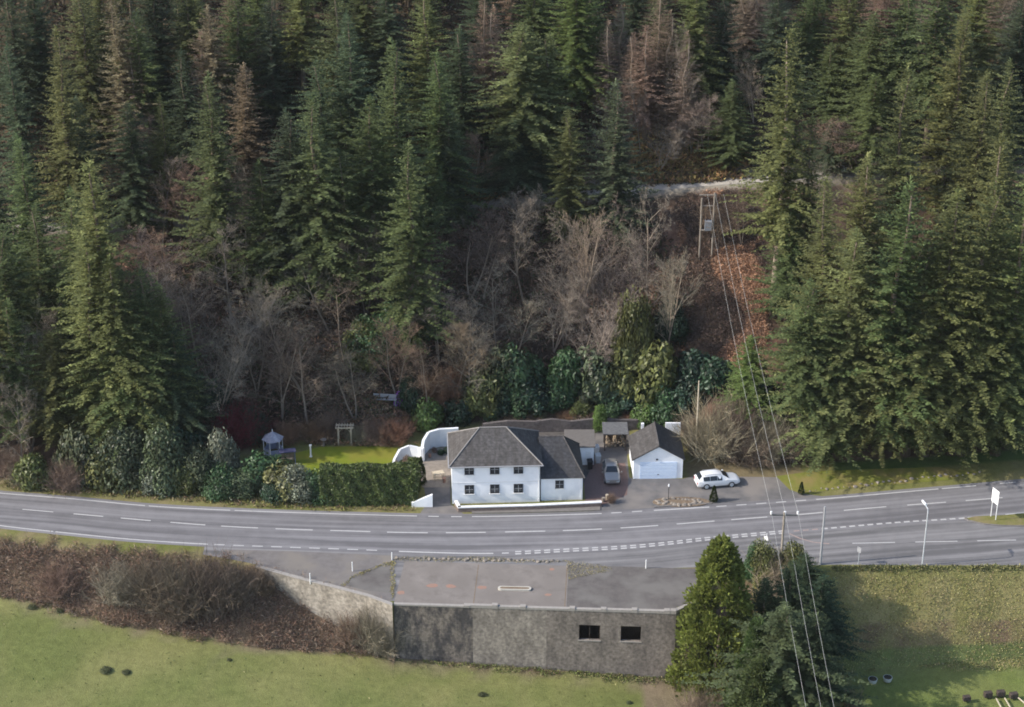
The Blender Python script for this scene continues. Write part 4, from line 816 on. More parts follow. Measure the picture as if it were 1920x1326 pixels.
LIB['tallfir'] = [(fin('crown', conifer(70, Rr=4.6, droop=.4, dens=1, base=.26), M['needle']), trunk_mesh('trunk', 30, .34, M['pale_bark'], 70))]
LIB['larch'] = [(fin('crown', conifer(40+i, Rr=3.2, droop=.1, dens=.9, quad=1, thin=.42, base=.12), M['twig']), trunk_mesh('trunk', 30, .22, M['pale_bark'], 40+i)) for i in range(3)]
def bt(s, **k):
    t, b = bare_tree(s, **k); return (fin('crown', b, M['twig']), fin('trunk', t, M['pale_bark']))
LIB['bare'] = [bt(60+i, HH=14, spread=sp_, up=up_, multi=mu) for i, (sp_, up_, mu) in enumerate(((.55,.6,1),(.75,.45,1),(.5,.8,2),(.8,.5,2),(.6,.6,3)))]
LIB['shrub'] = [(fin('foliage', shrub(80+i), M['leaf']),) for i in range(4)]
LIB['fine'] = [(fin('foliage', shrub(90+i, leaf=.045, n=13000, blobs=26), M['leaf']),) for i in range(3)]
LIB['brush'] = [(fin('branches', twig_bush(100+i), M['twig']),) for i in range(3)]
# columnar crown for leylandii and ivy-clad trees, unit height 10, radius 3
def leyl(seed, n=20000, k=210):
    g = np.random.default_rng(seed); t = g.random(k)**.9*.97; az = g.uniform(0, 6.283, k); r0 = 2.5*np.minimum(1, (1-t)**.7*1.12)*np.minimum(1, .75+t*2)*g.uniform(.75, 1.08, k)
    c = np.stack([np.cos(az)*r0, np.sin(az)*r0, t*9.7], 1); br0 = g.uniform(.3, .75, k)*(1.05-.55*t); i = g.integers(0, k, n); dd = unit(g.normal(0, 1, (n, 3))); dd[:, 2] = np.abs(dd[:, 2])*1.2-.35; q = unit(dd)*br0[i][:, None]*g.uniform(.6, 1.05, (n, 1)); q[:, 2] *= 1.5
    p = c[i]+q; d = unit(dd)+np.stack([np.cos(az[i]), np.sin(az[i]), np.full(n, .8)], 1)*.6; v = unit(d+g.normal(0,.4,(n,3))); s = g.uniform(.1,.26,n)[:, None]; b_ = unit(np.cross(v, g.normal(0,1,(n,3))))*s*.38
    return np.stack([p, p+v*s*.6+b_, p+v*s*1.3, p+v*s*.6-b_], 1)
LIB['leylandii'] = [(fin('crown', leyl(110+i), M['needle']), trunk_mesh('trunk', 10, .13, M['bark'], 50+i, .8)) for i in range(2)]
BASE = dict(conifer=(30, 4.2), fir=(30, 4.8), tallfir=(30, 4.6), larch=(30, 3.2), bare=(14, 4.6), shrub=(1.15, 1.0), fine=(1.15, 1.0), brush=(.95, .85), leylandii=(10, 2.9))
PARTN = dict(shrub=('foliage',), fine=('foliage',), brush=('branches',))
COUNT = {}
PLANTS = []
def plant(kind, name, pos, h, rad, col, cat, tcol=None, lean=0.0, info=None, tilt=0.0):
    i = COUNT.get(kind, random.randrange(6)); COUNT[kind] = i+1; v = LIB[kind][i % len(LIB[kind])]; bh, brr = BASE[kind]; e = empty(name, pos, random.uniform(0, 6.28)); e['category'] = cat
    if kind in ('conifer','fir','larch','leylandii'): e.rotation_euler.x = random.uniform(-.02,.02); e.rotation_euler.y = random.uniform(-.02,.02)
    names = PARTN.get(kind, ('crown', 'trunk')); j = random.uniform(.88, 1.12)
    for nm, me in zip(names, v):
        o = bpy.data.objects.new(nm, me); C.objects.link(o); o.parent = e; o.scale = (rad/brr, rad/brr, h/bh); c = [max(.004, q*j*random.uniform(.95,1.05)) for q in col]; o.color = (*c, 1)
    PLANTS.append((e, info or {})); e['_h'] = 0; del e['_h']; return e
CON = dict(o=(.166,.178,.068), g=(.124,.155,.062), d=(.086,.112,.062), b=(.21,.172,.105), l=(.13,.175,.055))
CW = dict(o='olive', g='mid-green', d='dark blue-green', b='brownish', l='bright green')
taken = []
def con(ax, ay, by, w, tone, kind=None, hmin=None):
    bx = 960+(ax-960)*(8151-by)/(8151-ay); p = on_ground(bx, by); z = z_for(p.y, ay); h = z-p.z
    d = p.y*cP-(p.z-H)*sP; rad = w/2*d/F*1.48
    k = kind or ('fir' if (len(taken) % 3 == 2) else 'conifer'); nm = 'conifer_tree' if k in ('conifer','fir','tallfir') else 'larch_tree' if k == 'larch' else 'evergreen_tree'
    col = CON[tone] if tone in CON else tone
    plant(k, nm, p, h, rad, col, 'conifer' if k != 'larch' else 'larch', info=dict(px=bx, tone=CW.get(tone, ''), kind=nm, h=h)); taken.append((p.x, p.y, rad)); return p
CONS = [(40,255,640,150,'g'),(170,300,800,190,'o'),(265,500,832,150,'g'),(160,440,832,170,'o'),(230,570,836,170,'g'),(320,610,836,140,'d'),(100,50,450,130,'o'),(20,80,420,110,'d'),(0,420,760,150,'g'),(62,380,700,130,'g'),(-20,300,600,140,'d'),
(150,-40,300,130,'o'),(215,-20,330,120,'b'),(250,20,330,110,'g'),(340,95,370,120,'d'),(300,175,430,85,'o'),(388,135,545,150,'g'),(395,10,300,100,'b'),(235,190,450,130,'d'),(280,-60,220,120,'d'),(440,-40,260,130,'g'),(452,120,400,130,'b'),(540,205,560,150,'d'),(585,180,590,190,'g'),(620,-30,330,150,'g'),(655,20,400,140,'d'),(592,110,430,120,'d'),
(738,75,500,170,'g'),(690,180,540,150,'g'),(820,95,430,140,'g'),(800,-40,270,130,'o'),(860,50,330,110,'d'),(765,265,670,160,'g'),(640,280,580,120,'g'),(842,190,440,110,'d'),
(975,40,350,190,'o'),(1030,60,330,130,'o'),(1085,-60,200,140,'l'),(1070,205,460,115,'o'),(1158,150,480,140,'d'),(960,210,370,130,'d'),(1000,-60,160,130,'g'),(900,-70,150,110,'d'),(720,-50,200,120,'d'),(560,-60,200,120,'o'),
(1375,150,318,110,'g'),(1310,-40,215,110,'o'),(1355,-20,200,110,'d'),(1530,215,570,104,'o'),(1640,20,280,133,'g'),(1560,80,230,85,'g'),(1640,140,330,133,'g'),(1700,120,570,142,'o'),(1770,-60,330,161,'g'),(1805,20,430,161,'o'),(1850,130,570,152,'o'),(1900,110,500,142,'o'),(1885,250,660,161,'o'),(1625,290,700,161,'o'),(1490,380,610,123,'g'),(1560,330,770,171,'o'),(1605,430,852,209,'o'),(1520,520,852,161,'g'),(1695,330,852,209,'g'),(1785,350,852,199,'o'),(1860,340,852,199,'o'),(1935,300,852,180,'o'),(1820,540,852,161,'g'),(1665,600,852,171,'o'),(1412,630,800,130,'l'),(1460,-30,200,120,'d'),(1700,-40,260,133,'g'),(1530,-60,150,104,'g'),(1920,-20,300,142,'d'),(1975,200,700,161,'g'),
(1240,-60,140,80,'g'),(1010,290,350,80,'d'),(930,290,360,90,'d'),(1560,230,330,76,'d'),
(60,-60,220,130,'d'),(350,-50,210,110,'o'),(500,-20,260,110,'d'),(680,-60,180,120,'g'),(1190,-60,120,90,'d'),(1600,-60,180,114,'o'),(1840,-60,200,123,'o'),(10,-50,260,120,'d'),(140,180,420,120,'d'),(480,-70,170,110,'g'),(-40,520,836,150,'o')]
for c_ in CONS: con(*c_)
con(1485,45,588,165,'o','tallfir')
for c_ in [(1255,20,240,70),(1215,50,265,70),(1188,60,255,60),(1165,10,190,60),(1240,-30,230,70),(1425,-40,110,70),(1398,-30,120,60),(482,55,190,60),(430,-30,130,70),(925,10,250,70),(905,-20,240,60),(512,-40,130,60),(1720,-60,60,70),(1668,-60,60,60),(1905,-50,110,80),(1870,-60,100,60),(700,-70,130,60),(1140,40,240,50),(1440,-60,80,60),(240,90,330,70),(380,60,280,60),(1285,60,290,60)]:
    con(c_[0], c_[1], c_[2], c_[3]*1.35, random.choice([(.25,.17,.12),(.22,.16,.115),(.19,.15,.115)]), 'larch')
CONS2 = [(200,480,836,180,'o'),(300,530,828,150,'o'),(130,350,720,150,'g'),(345,700,828,110,'d'),(20,560,836,130,'g'),(90,620,828,130,'o'),(640,200,430,140,'g'),(480,300,560,130,'g'),(1740,430,852,180,'o'),(1560,600,852,180,'g'),(1900,560,852,171,'g')]
for c_ in CONS2: con(*c_)
# bare broadleaved trees: apex x, apex y, base y, width, colour
PB, GB, RD, DK = (.25,.2,.155), (.215,.185,.145), (.2,.14,.1), (.135,.11,.088)
BARE = [(470,560,740,120,GB),(800,640,790,90,RD),(1040,500,660,100,GB),(870,240,390,90,RD),(1228,385,640,120,GB),(1095,405,640,150,PB),(1060,420,650,110,GB),(1130,440,670,110,PB),(985,390,580,110,PB),(930,510,660,90,GB),(1260,480,690,100,PB),(1190,430,620,80,PB),
(340,290,450,110,RD),(290,300,470,100,PB),(700,400,560,110,DK),(680,430,600,100,PB),(360,520,745,150,DK),(330,480,640,110,PB),(560,560,740,160,GB),(270,440,600,110,PB),(520,620,790,150,DK),(660,640,790,130,DK),(390,600,800,130,GB),
(840,590,760,120,RD),(870,620,780,100,GB),(740,600,750,110,RD),(890,560,720,90,PB),(30,620,850,90,GB),(75,600,820,100,PB),(20,730,900,80,GB),(1620,230,340,110,DK),(1580,215,330,90,RD),(880,400,560,120,DK),(905,430,560,100,DK),(450,400,560,110,DK),(1300,190,290,90,PB),(1270,210,300,90,RD),(1240,230,320,80,PB),(1120,230,330,80,GB),(1080,330,400,70,PB),(985,360,470,90,PB),(1350,380,470,80,RD),(1395,370,460,70,RD),(610,480,620,110,GB),(570,630,800,120,RD),(230,300,440,90,DK),(820,500,680,110,PB),(1100,560,720,110,GB),(960,560,700,100,GB),(640,540,690,110,DK),(1800,80,200,90,PB),(1330,170,300,70,PB),(1155,130,260,60,PB),(1205,150,290,60,GB),(1275,60,240,60,PB),(1290,120,280,70,GB),(1130,60,200,60,GB),(460,300,440,90,GB),(270,230,400,90,DK),(905,120,280,80,RD),(880,80,240,70,GB),(470,120,260,70,RD),(1560,300,400,80,GB),(1750,300,420,90,DK),(420,430,600,120,PB),(480,520,660,120,GB),(300,420,560,110,RD),(1420,100,230,60,PB),(1905,60,220,70,PB),(1730,40,160,60,PB)]
def bare(ax, ay, by, w, col):
    bx = 960+(ax-960)*(8151-by)/(8151-ay); p = on_ground(bx, by); h = z_for(p.y, ay)-p.z; d = p.y*cP-(p.z-H)*sP
    cw = 'grey-brown' if col in (PB, GB) else 'reddish' if col == RD else 'dark brown'
    plant('bare', 'bare_tree', p, h, w/2*d/F*1.15, col, 'bare tree', info=dict(px=bx, tone=cw, kind='bare_tree', h=h))
for b_ in BARE: bare(*b_)
# random fill of the upper slope with conifers where no crown stands
tries = 0
while tries < 700:
    tries += 1; px, py = random.uniform(-60, 1980), random.uniform(-40, 330); 
    if 1150 < px < 1330 and py > 90: continue
    if 820 < px < 960 and py > 250: continue
    if noise.noise(Vector((px*.006, py*.006, 4))) > .18 and py > 60: continue
    p = on_ground(px, py); r_ = random.uniform(2.2, 3.2)
    if p.y > 262 or ip(cG, p.x, 1)-1.5 < p.y < ip(cG, p.x, 1)+5: continue
    if any((p.x-a)**2+(p.y-b)**2 < (r_*.9+c*.55)**2 for a, b, c in taken): continue
    taken.append((p.x, p.y, r_)); h = random.uniform(15, 26); k = random.choice(['conifer','fir','conifer','larch' if random.random() < .5 else 'fir']); tn = random.choice('ggodbod')
    plant(k, 'larch_tree' if k == 'larch' else 'conifer_tree', p, h, r_, (.24,.16,.11) if k == 'larch' else CON[tn], 'larch' if k == 'larch' else 'conifer', info=dict(px=px, tone='' if k == 'larch' else CW[tn], kind='larch_tree' if k == 'larch' else 'conifer_tree', h=h))
# trees past the frame edges that still shade or show from a step aside
for px, py, h in ((-140,880,26),(-200,800,28),(-120,700,27),(-230,650,28),(-150,560,25),(2060,860,28),(2100,700,28),(2020,560,27)):
    p = on_ground(px, py); plant('conifer', 'conifer_tree', p, h, 4.2, CON['g'], 'conifer', info=dict(px=px, tone=CW['g'], kind='conifer_tree', h=h))
# tall bare trunk carrying the big olive conifer
# ---- evergreen shrubs: centre x, top y, base y, width, colour, label
GY, OL, DG, BG, LG, SV = (.085,.105,.055), (.12,.13,.045), (.028,.055,.032), (.05,.095,.04), (.11,.17,.045), (.15,.165,.115)
SH = []
BR1, BR2, BR3, TN = (.2,.145,.11), (.15,.12,.09), (.22,.13,.085), (.28,.24,.17)
def shr(cx, ty, by, w, col, kind='shrub', zone='', cat='shrub', name='evergreen_shrub'):
    p = on_ground(cx, by-w*.16); h = z_for(p.y, ty)-p.z; d = p.y*cP-(p.z-H)*sP; rad = w/2*d/F
    tone = {GY:'grey-green',OL:'olive',DG:'dark green',BG:'green',LG:'bright green',SV:'silvery'}.get(col, 'brown')
    e = plant(kind, name, p, max(h,.5), rad, col, cat, info=dict(px=cx, tone=tone, kind=name, h=h, zone=zone)); return e
for q in [(60,850,925,90,OL),(150,790,915,110,GY),(205,810,920,110,OL),(240,800,922,130,GY),(285,850,926,100,GY),(310,790,928,130,GY),(350,855,932,100,OL),(335,800,900,120,DG),(300,870,930,80,SV),(420,868,938,105,BG),(375,830,925,90,GY),(490,845,930,120,BG),(455,880,938,100,GY),(530,862,940,110,OL),(560,872,948,110,SV),(600,880,948,90,BG),(515,900,945,80,DG)]: shr(*q, zone='in the roadside shrub belt', kind=random.choice(['shrub','fine']))
shr(417,800,915,95,SV,'fine','in the roadside shrub belt')
for q in [(800,742,812,85,LG),(862,745,805,80,DG),(900,690,790,90,OL),(965,640,760,120,BG),(1000,700,775,110,DG),(1060,650,755,100,BG),(1108,640,750,120,GY),(1170,660,755,110,OL),(1178,700,765,120,DG),(1230,640,770,130,OL),(1215,752,806,70,LG),(1252,742,800,80,BG),(1290,700,775,100,DG),(1130,690,760,90,BG),(940,640,745,100,GY),(1340,665,745,110,DG),(1040,715,775,80,BG),(975,715,785,90,BG),(1110,705,765,80,GY),(1180,590,720,110,OL),(1245,700,780,90,BG),(880,700,770,80,GY),(930,720,785,80,DG),(1300,650,740,110,DG),(1010,752,786,60,OL),(925,755,792,50,BG),(1085,750,786,50,OL),(1150,745,788,60,BG)]: shr(*q, zone='on the bank behind the house')
shr(1190,530,735,95,(.11,.115,.04),'fine','low on the wooded slope', name='ivy_covered_tree')
shr(1125,758,812,38,LG,'fine','behind the outhouse', name='slim_shrub')
for q in [(764,852,878,26,BR1),(838,838,852,22,DG),(826,842,855,16,DG),(744,862,886,18,BR1),(815,838,850,14,BR1)]: shr(*q, zone='against the white garden walls', kind='fine', name='border_shrub')
shr(1146,925,946,22,BR1,'brush','at the end of the low front wall', name='border_shrub')
# conical shrubs
for (px, by, ty, w, lab) in ((790,908,855,22,'slim dark conifer at the hedge corner beside the patio'),(1338,940,910,17,'small dark conical shrub beside the rockery and the white car'), (1502,927,903,13,'small dark conical shrub at the corner of the roadside lawn')):
    p = at(px, by); e = plant('leylandii', 'conical_shrub', p, z_for(p.y, ty), w/36, (.045,.065,.02), 'shrub', info=dict(px=px, label=lab))
# dark hillside evergreens (ivy and holly) low on the slope
for q in [(300,740,850,110,DG),(350,780,850,100,DG),(700,590,680,150,BG),(760,560,660,130,BG),(680,600,700,110,OL),(805,560,640,110,BG),(400,720,800,120,DG),(470,760,830,90,DG),(770,700,780,70,DG),(1420,700,800,110,DG),(1260,560,650,90,DG)]: shr(*q, zone='low on the wooded slope', kind='fine')
shr(435,760,850,110,(.16,.035,.045),'brush','beside the roadside shrub belt', name='red_stemmed_shrub')
shr(460,770,840,90,(.14,.035,.045),'brush','beside the roadside shrub belt', name='red_stemmed_shrub')
shr(750,732,764,34,(.4,.1,.62),'shrub','at the bench', name='purple_shrub')
# brown scrub
for q in [(1340,752,875,130,TN),(1400,790,878,110,BR2),(1305,780,860,90,BR2),(1445,775,870,100,TN),(1375,745,850,100,BR1),(1480,800,872,80,BR2),(1420,820,880,90,BR1)]: shr(*q, zone='behind the white car', kind='brush', name='twiggy_shrub')
for q in [(225,1060,1140,100,GB),(290,1050,1155,130,BR2),(350,1055,1165,120,BR2),(400,1045,1165,110,DK),(435,1055,1150,90,DK),(110,1062,1125,80,BR1),(330,1095,1175,90,BR1)]: shr(*q, zone='on the bank below the road', kind='brush', name='twiggy_shrub')
for q in [(700,1130,1230,90,TN),(660,1150,1215,70,BR1),(725,1160,1235,60,TN),(480,1060,1110,60,BR1),(500,1080,1120,40,BR2)]: shr(*q, zone='against the diagonal wall', kind='brush', name='twiggy_shrub')
for q in [(130,860,930,80,BR1),(50,870,920,70,TN),(20,840,900,90,BR1),(590,790,835,70,BR3),(620,770,830,70,BR1),(700,790,838,70,BR1),(740,785,840,80,BR3),(670,800,838,50,TN),(720,808,838,50,BR2),(540,790,840,60,BR3),(800,700,775,70,BR3),(845,690,770,80,BR3)]: shr(*q, zone='around the garden', kind='brush', name='twiggy_shrub')
for q in [(1430,1010,1105,80,OL),(1485,1015,1110,70,OL),(1410,1015,1090,50,BG)]: shr(*q, zone='under the crossarm pole', kind='fine', name='olive_shrub')
shr(1455,1040,1130,110,TN,'brush','under the crossarm pole', name='twiggy_shrub'); shr(1590,1290,1370,60,BR1,'brush','at the foot of the dark conifers', name='twiggy_shrub')
shr(1310,1290,1370,90,BR1,'brush','at the foot of the yellow-green conifer', name='twiggy_shrub'); shr(1290,1180,1270,50,BR2,'brush','against the end wall of the derelict building', name='twiggy_shrub')
# conifers by the derelict building
def near(ax, ay, by, w, col, kind, lab, z=None):
    bx = 960+(ax-960)*(8151-by)/(8151-ay); p = on_ground(bx, by); h = z_for(p.y, ay)-p.z; d = p.y*cP-(p.z-H)*sP; w *= .95 if kind == 'leylandii' else 1.4
    plant(kind, 'leylandii_tree' if kind == 'leylandii' else 'conifer_tree', p, h, w/2*d/F, col, 'conifer', info=dict(px=ax, label=lab))
near(1358,1000,1300,185,(.175,.21,.05),'leylandii','yellow-green leylandii at the end of the derelict building')
near(1425,1155,1370,120,(.085,.13,.045),'leylandii','small dark green leylandii in front of the pair beside the derelict building')
near(1490,1050,1290,150,(.06,.085,.042),'fir','tall dark conifer under the three cables')
near(1515,1040,1170,120,(.06,.085,.045),'fir','shortish dark conifer nearest the bare telegraph pole')
near(1548,1080,1240,140,(.05,.08,.045),'fir','dark conifer on the outer side of the clump casting the long shadow')
near(1475,1140,1390,240,(.085,.11,.05),'fir','broad olive-tipped conifer at the front of the dark clump')
near(1530,1150,1380,180,(.07,.095,.045),'fir','drooping conifer next to the shaded tubs')
near(1440,1085,1300,150,(.06,.085,.042),'fir','dark conifer wedged behind the yellow-green leylandii')
near(1425,1225,1420,150,(.1,.14,.05),'leylandii','low leylandii at the front edge of the clump')
for q in [(1000,768,790,70,BR1),(1060,766,790,60,BR3),(960,768,794,50,BR2),(1110,768,792,50,BR1),(1180,775,798,50,BR3)]: shr(*q, zone='on top of the dark retaining wall', kind='brush', name='twiggy_shrub')
# ---- clipped hedge
def hedge(p0, p1, h, th, label):
    L = (p1-p0).length; rz_ = frame_at(p0, p1); g = np.random.default_rng(5); n = 26000
    f = g.random(n); side = np.where(f < .5, 0, np.where(f < .75, 1, np.where(f < .88, 2, 3)))
    x = g.uniform(0, L, n); y = g.uniform(0, th, n); z = g.uniform(0, h, n)
    wob = .1*np.sin(x*1.7)+.08*np.sin(x*4.1+z*2)+.05*np.sin(z*5+x)
    nrm = np.zeros((n, 3)); 
    m = side == 0; y[m] = wob[m]; nrm[m] = (0,-1,.3)
    m = side == 1; z[m] = h+wob[m]; nrm[m] = (0,0,1)
    m = side == 2; x[m] = L-np.abs(wob[m]); nrm[m] = (1,0,.2)
    m = side == 3; y[m] = th+wob[m]; nrm[m] = (0,1,.2)
    p = np.stack([x, y, z], 1)+g.normal(0,.06,(n,3)); nr = unit(nrm+g.normal(0,.55,(n,3))); u = unit(np.cross(nr, g.normal(0,1,(n,3)))); w = np.cross(nr, u); s = g.uniform(.07,.16,n)[:, None]
    e = empty('clipped_hedge', p0, rz_); tag(e, label, 'hedge'); me = np_mesh('foliage', np.stack([p-u*s, p+w*s*.6, p+u*s, p-w*s*.6], 1)); o = link('foliage', me, M['leaf'], e); o.color = (.075,.1,.028,1)
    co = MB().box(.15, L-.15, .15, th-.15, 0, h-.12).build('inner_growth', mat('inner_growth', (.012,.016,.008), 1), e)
hedge(at(602,950), at(782,948), z_for(at(690,950).y, 884), 1.5, 'tall clipped dark green hedge between the lawn and the road')
hedge(at(778,944), at(786,905), 2.9, 1.0, 'short return of the clipped hedge along the patio drive')
# ------------------------------------------------------------------ ground cover ("stuff")
def inpoly(x, y, poly):
    c = False; n = len(poly)
    for i in range(n):
        a, b = poly[i], poly[i-1]
        if (a[1] > y) != (b[1] > y) and x < (b[0]-a[0])*(y-a[1])/(b[1]-a[1])+a[0]: c = not c
    return c
def cover(name, pxpoly, n, size, height, colf, label, cat, upright=.5, thin=.3, clump=.5, samp=None):
    """leaf and twig litter over an area given by its outline on the ground"""
    g = np.random.default_rng(abs(hash(name)) % 1000 if False else len(name)*31+n % 97); W_ = [on_ground(*q) for q in pxpoly]; xs = [p.x for p in W_]; ys = [p.y for p in W_]; poly = [(p.x, p.y) for p in W_]
    pts = []; cols = []; tr = 0
    while len(pts) < n and tr < n*8:
        tr += 1; x, y = random.uniform(min(xs), max(xs)), random.uniform(min(ys), max(ys))
        jx, jy = noise.noise(Vector((x*.8, y*.8, 5)))*1.1+random.gauss(0,.25), noise.noise(Vector((x*.8, y*.8, 15)))*1.1+random.gauss(0,.25); jj = min(1, .25+(n > 4000)*.75)
        if not inpoly(x+jx*jj, y+jy*jj, poly): continue
        c = noise.noise(Vector((x*.35, y*.35, len(name))))*.5+.5
        if random.random() > (1-clump)+clump*2*max(0, c-.25): continue
        hh = height*max(.1, c)*1.4; pts.append((x, y, gz(x, y)+random.random()**1.3*hh)); cols.append(colf(x, y, c))
    p = np.array(pts); n = len(p); nr = unit(g.normal(0, 1, (n, 3))+np.array([0,0,1-upright])); u = g.normal(0, 1, (n, 3)); u[:, 2] = u[:, 2]*.6+upright*1.2; u = unit(u); w = unit(np.cross(u, g.normal(0, 1, (n, 3)))); s = size*g.uniform(.5, 1.4, n)[:, None]
    me = np_mesh(name, np.stack([p-u*s*.2, p+w*s*thin+u*s*.4, p+u*s, p-w*s*thin+u*s*.4], 1), np.array(cols)); o = link(name, me, M['cover']); tag(o, label, cat, kind='stuff')
def pick(*cs):
    def f(x, y, c): a = random.choice(cs); k = random.uniform(.7, 1.3); return tuple(v*k for v in a)
    return f
def brk(x, y, c):
    a = noise.noise(Vector((x*.16, y*.16, 77))); k = random.uniform(.7, 1.3); b = random.choice(((.42,.24,.15),(.36,.2,.12),(.3,.2,.14))) if a > .1 else random.choice(((.13,.09,.075),(.17,.115,.09),(.1,.08,.06)))
    return tuple(v*k for v in b)
cover('bramble_thicket', [(-60,1010),(0,1014),(120,1028),(300,1040),(440,1052),(480,1075),(560,1140),(640,1185),(735,1232),(640,1226),(500,1216),(250,1180),(0,1118),(-60,1100)], 60000, .38, .85, pick((.21,.14,.1),(.16,.115,.09),(.27,.21,.16),(.13,.105,.075),(.22,.13,.095)), 'tangled reddish-brown brambles covering the bank below the road', 'brambles', .45, .055)
cover('bank_grass', [(1570,1066),(1700,1066),(1930,1066),(1960,1235),(1880,1262),(1700,1245),(1560,1270)], 15000, .17, .22, pick((.34,.3,.12),(.3,.28,.1),(.36,.32,.17),(.26,.19,.12),(.2,.22,.08)), 'rough yellow-green tussock grass on the bank below the side road', 'grass', .8, .16)
cover('bracken', [(1275,365),(1400,355),(1430,420),(1440,500),(1440,640),(1400,690),(1280,660),(1270,480)], 42000, .28, .7, brk, 'rust-coloured dead bracken on the cleared slope below the pylon', 'bracken', .4, .12)
cover('trackside_bracken', [(1195,345),(1190,250),(1260,200),(1330,240),(1400,335),(1300,345)], 9000, .45, .7, pick((.38,.22,.1),(.3,.24,.1),(.2,.12,.08),(.26,.2,.08)), 'orange-brown bracken and grass on the bank above the forest track', 'bracken', .4, .2)
cover('slope_undergrowth', [(230,480),(560,420),(860,400),(1180,380),(1290,480),(1290,680),(1200,760),(900,775),(760,800),(560,815),(400,840),(230,870)], 52000, .55, 1.0, pick((.13,.095,.07),(.1,.075,.06),(.17,.12,.09),(.06,.07,.035),(.2,.12,.085)), 'brown leafless undergrowth on the slope behind the garden', 'undergrowth', .5, .14)
cover('forest_floor_growth', [(-60,-20),(1980,-20),(1980,330),(1400,338),(1300,345),(880,385),(480,405),(-60,425)], 40000, .6, .8, pick((.08,.06,.045),(.05,.06,.03),(.12,.085,.06)), 'dark forest floor growth above the track', 'undergrowth', .4, .2)
cover('rear_bank_growth', [(900,806),(1000,804),(1200,800),(1205,772),(1100,762),(900,775)], 7000, .32, .7, pick((.2,.15,.12),(.15,.12,.1),(.24,.18,.14),(.12,.13,.06)), 'brown twiggy growth on the bank above the dark retaining wall', 'undergrowth', .5, .1)
cover('trackside_grass', [(850,384),(955,372),(960,335),(850,340)], 2500, .4, .5, pick((.26,.2,.07),(.2,.17,.06),(.3,.16,.08)), 'yellowish grass beside the left stretch of track'.replace('left ',''), 'grass', .6, .2)
cover('verge_tufts', [(0,897),(0,916),(140,926),(430,947),(600,955),(780,960),(780,952),(600,951),(430,925),(200,915)], 6000, .25, .2, pick((.2,.2,.07),(.25,.2,.12),(.17,.17,.05),(.2,.13,.09)), 'short rough grass of the verge below the shrub belt', 'grass', .8, .16)
cover('deck_weeds', [(736,1044),(900,1046),(1062,1052),(1140,1062),(1150,1070),(1066,1088),(1064,1056),(900,1054),(738,1053)], 3600, .1, .12, pick((.3,.27,.12),(.24,.19,.12),(.34,.29,.17),(.2,.19,.08)), 'dry weeds growing along the road edge of the deck', 'weeds', .8, .2)
cover('forecourt_weeds', [(640,1098),(670,1076),(735,1052),(741,1056),(741,1132),(733,1128),(733,1060),(700,1068),(660,1086),(646,1101)], 1500, .11, .1, pick((.26,.24,.07),(.3,.27,.12),(.24,.19,.1)), 'yellow moss and weeds at the edge of the patched tarmac', 'weeds', .7, .25)
cover('garden_bank_growth', [(590,836),(740,838),(790,800),(800,760),(700,740),(560,800)], 9000, .35, .6, pick((.3,.17,.1),(.22,.17,.11),(.16,.11,.08),(.12,.13,.06),(.36,.26,.16)), 'dry heather and reddish plants on the garden bank by the arch', 'garden plants', .5, .2)
cover('field_weeds', [(-40,1120),(250,1185),(640,1232),(1290,1275),(1290,1400),(-40,1400)], 600, .15, .08, pick((.07,.1,.035),(.1,.13,.04),(.2,.18,.09)), 'scattered dark weed tufts in the green field', 'weeds', .6, .35, .95)
cover('building_foot_weeds', [(736,1228),(1268,1266),(1330,1280),(1330,1310),(1250,1285),(736,1238)], 5000, .18, .25, pick((.14,.16,.05),(.2,.17,.09),(.1,.13,.04)), 'rank grass along the foot of the derelict building', 'weeds', .8, .2)
cover('kerbside_weeds', [(1560,1062),(1920,1062),(1920,1071),(1560,1073)], 1500, .22, .22, pick((.12,.13,.05),(.18,.18,.08),(.24,.22,.11)), 'dark weeds along the outer kerb of the side road', 'weeds', .8, .25)
# dark mole hills and clumps in the field
for i, (px, py, s, lab) in enumerate(((198,1258,.8,'largest dark rush clump in the field below the brambles'),(236,1262,.55,'smaller rush clump beside the largest one'),(905,1303,.55,'rush clump in the field before the derelict building'),(430,1238,.35,'small rush clump under the middle of the bramble bank'),(60,1140,.6,'rush clump near the upper field edge'),(112,1146,.6,'second rush clump along the upper field edge'),(1180,1318,.4,'small rush clump below the window bay'))):
    p = on_ground(px, py); e = plant('fine', 'rush_clump', p, s*.45, s, (.09,.1,.045), 'rush clump', info=dict(px=px, label=lab))
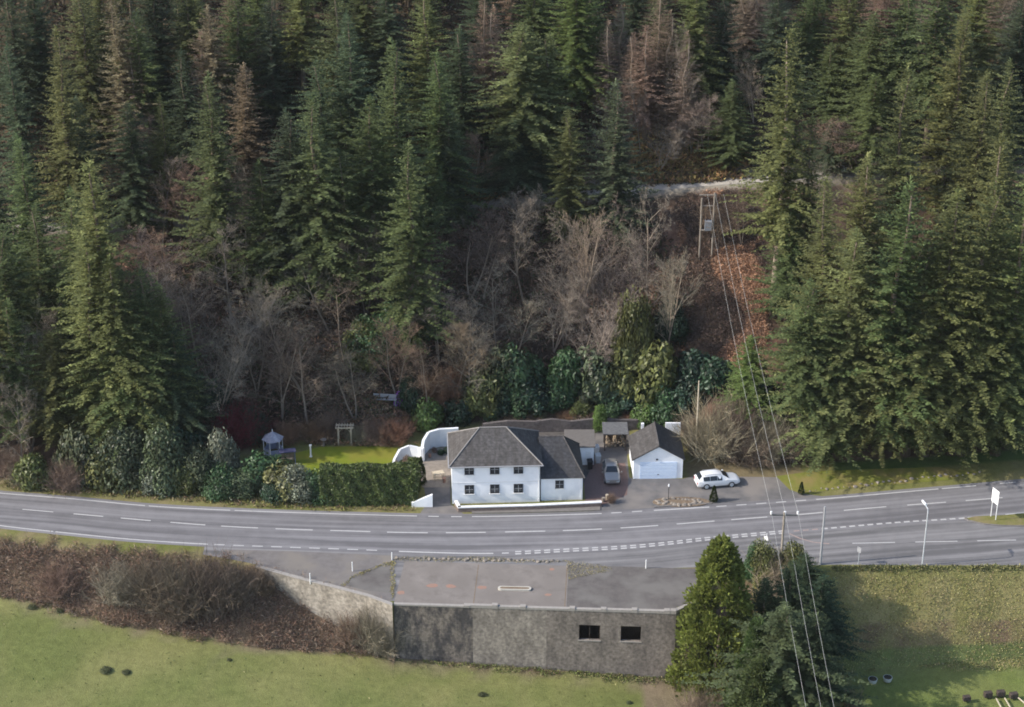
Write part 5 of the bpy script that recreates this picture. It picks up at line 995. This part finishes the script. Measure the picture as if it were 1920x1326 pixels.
# ------------------------------------------------------------------ labels for the plants
xp = tp.location.x
groups = {}
for e, inf in PLANTS:
    if 'label' in inf: e['label'] = inf['label']; continue
    x, y = e.location.x, e.location.y; k = inf['kind'].replace('_', ' '); tone = inf.get('tone', '')
    if inf.get('zone'): zone, side, ref = inf['zone'], '', {'in the roadside shrub belt':('the clipped hedge', at(790,900).x),'on the bank behind the house':('the garage', at(1300,800).x),'behind the white car':('the garage', at(1290,800).x),'on the bank below the road':('the diagonal wall', at(520,1100).x),'against the diagonal wall':('the building corner', at(740,1100).x),'around the garden':('the house', at(900,800).x),'low on the wooded slope':('the pylon', xp),'on top of the dark retaining wall':('the log store', at(1200,800).x),'under the crossarm pole':('the crossarm pole', pb.x),'against the white garden walls':('the house', at(860,850).x),'beside the roadside shrub belt':('the summerhouse', at(515,850).x)}.get(inf['zone'], ('the road', 0.0))
    else:
        zone = 'above the track' if y > ip(cG, x, 1)+1 else 'below the track' if y > ip(cF, x, 1)+(ip(cG,x,1)-ip(cF,x,1))*.5 else 'near the slope foot'
        ref = ('the pylon', xp); side = 'towards the lawn' if x < xp else 'towards the road sign'
    if k == 'larch tree': k = 'bare brown larch tree'; tone = ''
    d = k if tone and tone in k else (tone+' '+k).strip(); groups.setdefault((d, zone, side, ref), []).append(e)
for (d, zone, side, ref), es in groups.items():
    es.sort(key=lambda e: abs(e.location.x-ref[1])); grp = f'{d}s {zone}'
    for i, e in enumerate(es):
        e['group'] = grp
        if len(es) == 1 and not side: e['label'] = f'{d} {zone}, only one of its kind there' if len(d.split()) < 3 else f'{d} {zone}'
        else: e['label'] = f'{d} {zone}, {ordinal(i)} from {ref[0]} {side}'.replace(', nearest from', ', nearest to').strip()
print('plants', len(PLANTS))
# ------------------------------------------------------------------ thin valley haze
hz = bpy.data.materials.new('haze'); hz.use_nodes = True; n = hz.node_tree.nodes; n.remove(n['Principled BSDF']); pv = n.new('ShaderNodeVolumePrincipled'); pv.inputs['Color'].default_value = (.9,.93,.97,1); pv.inputs['Density'].default_value = .00005; pv.inputs['Anisotropy'].default_value = .2
hz.node_tree.links.new(pv.outputs[0], n['Material Output'].inputs['Volume'])
o = MB().box(-420, 420, -120, 540, -12, 125).build('haze', hz); tag(o, 'thin pale haze filling the valley air', 'haze', kind='stuff')
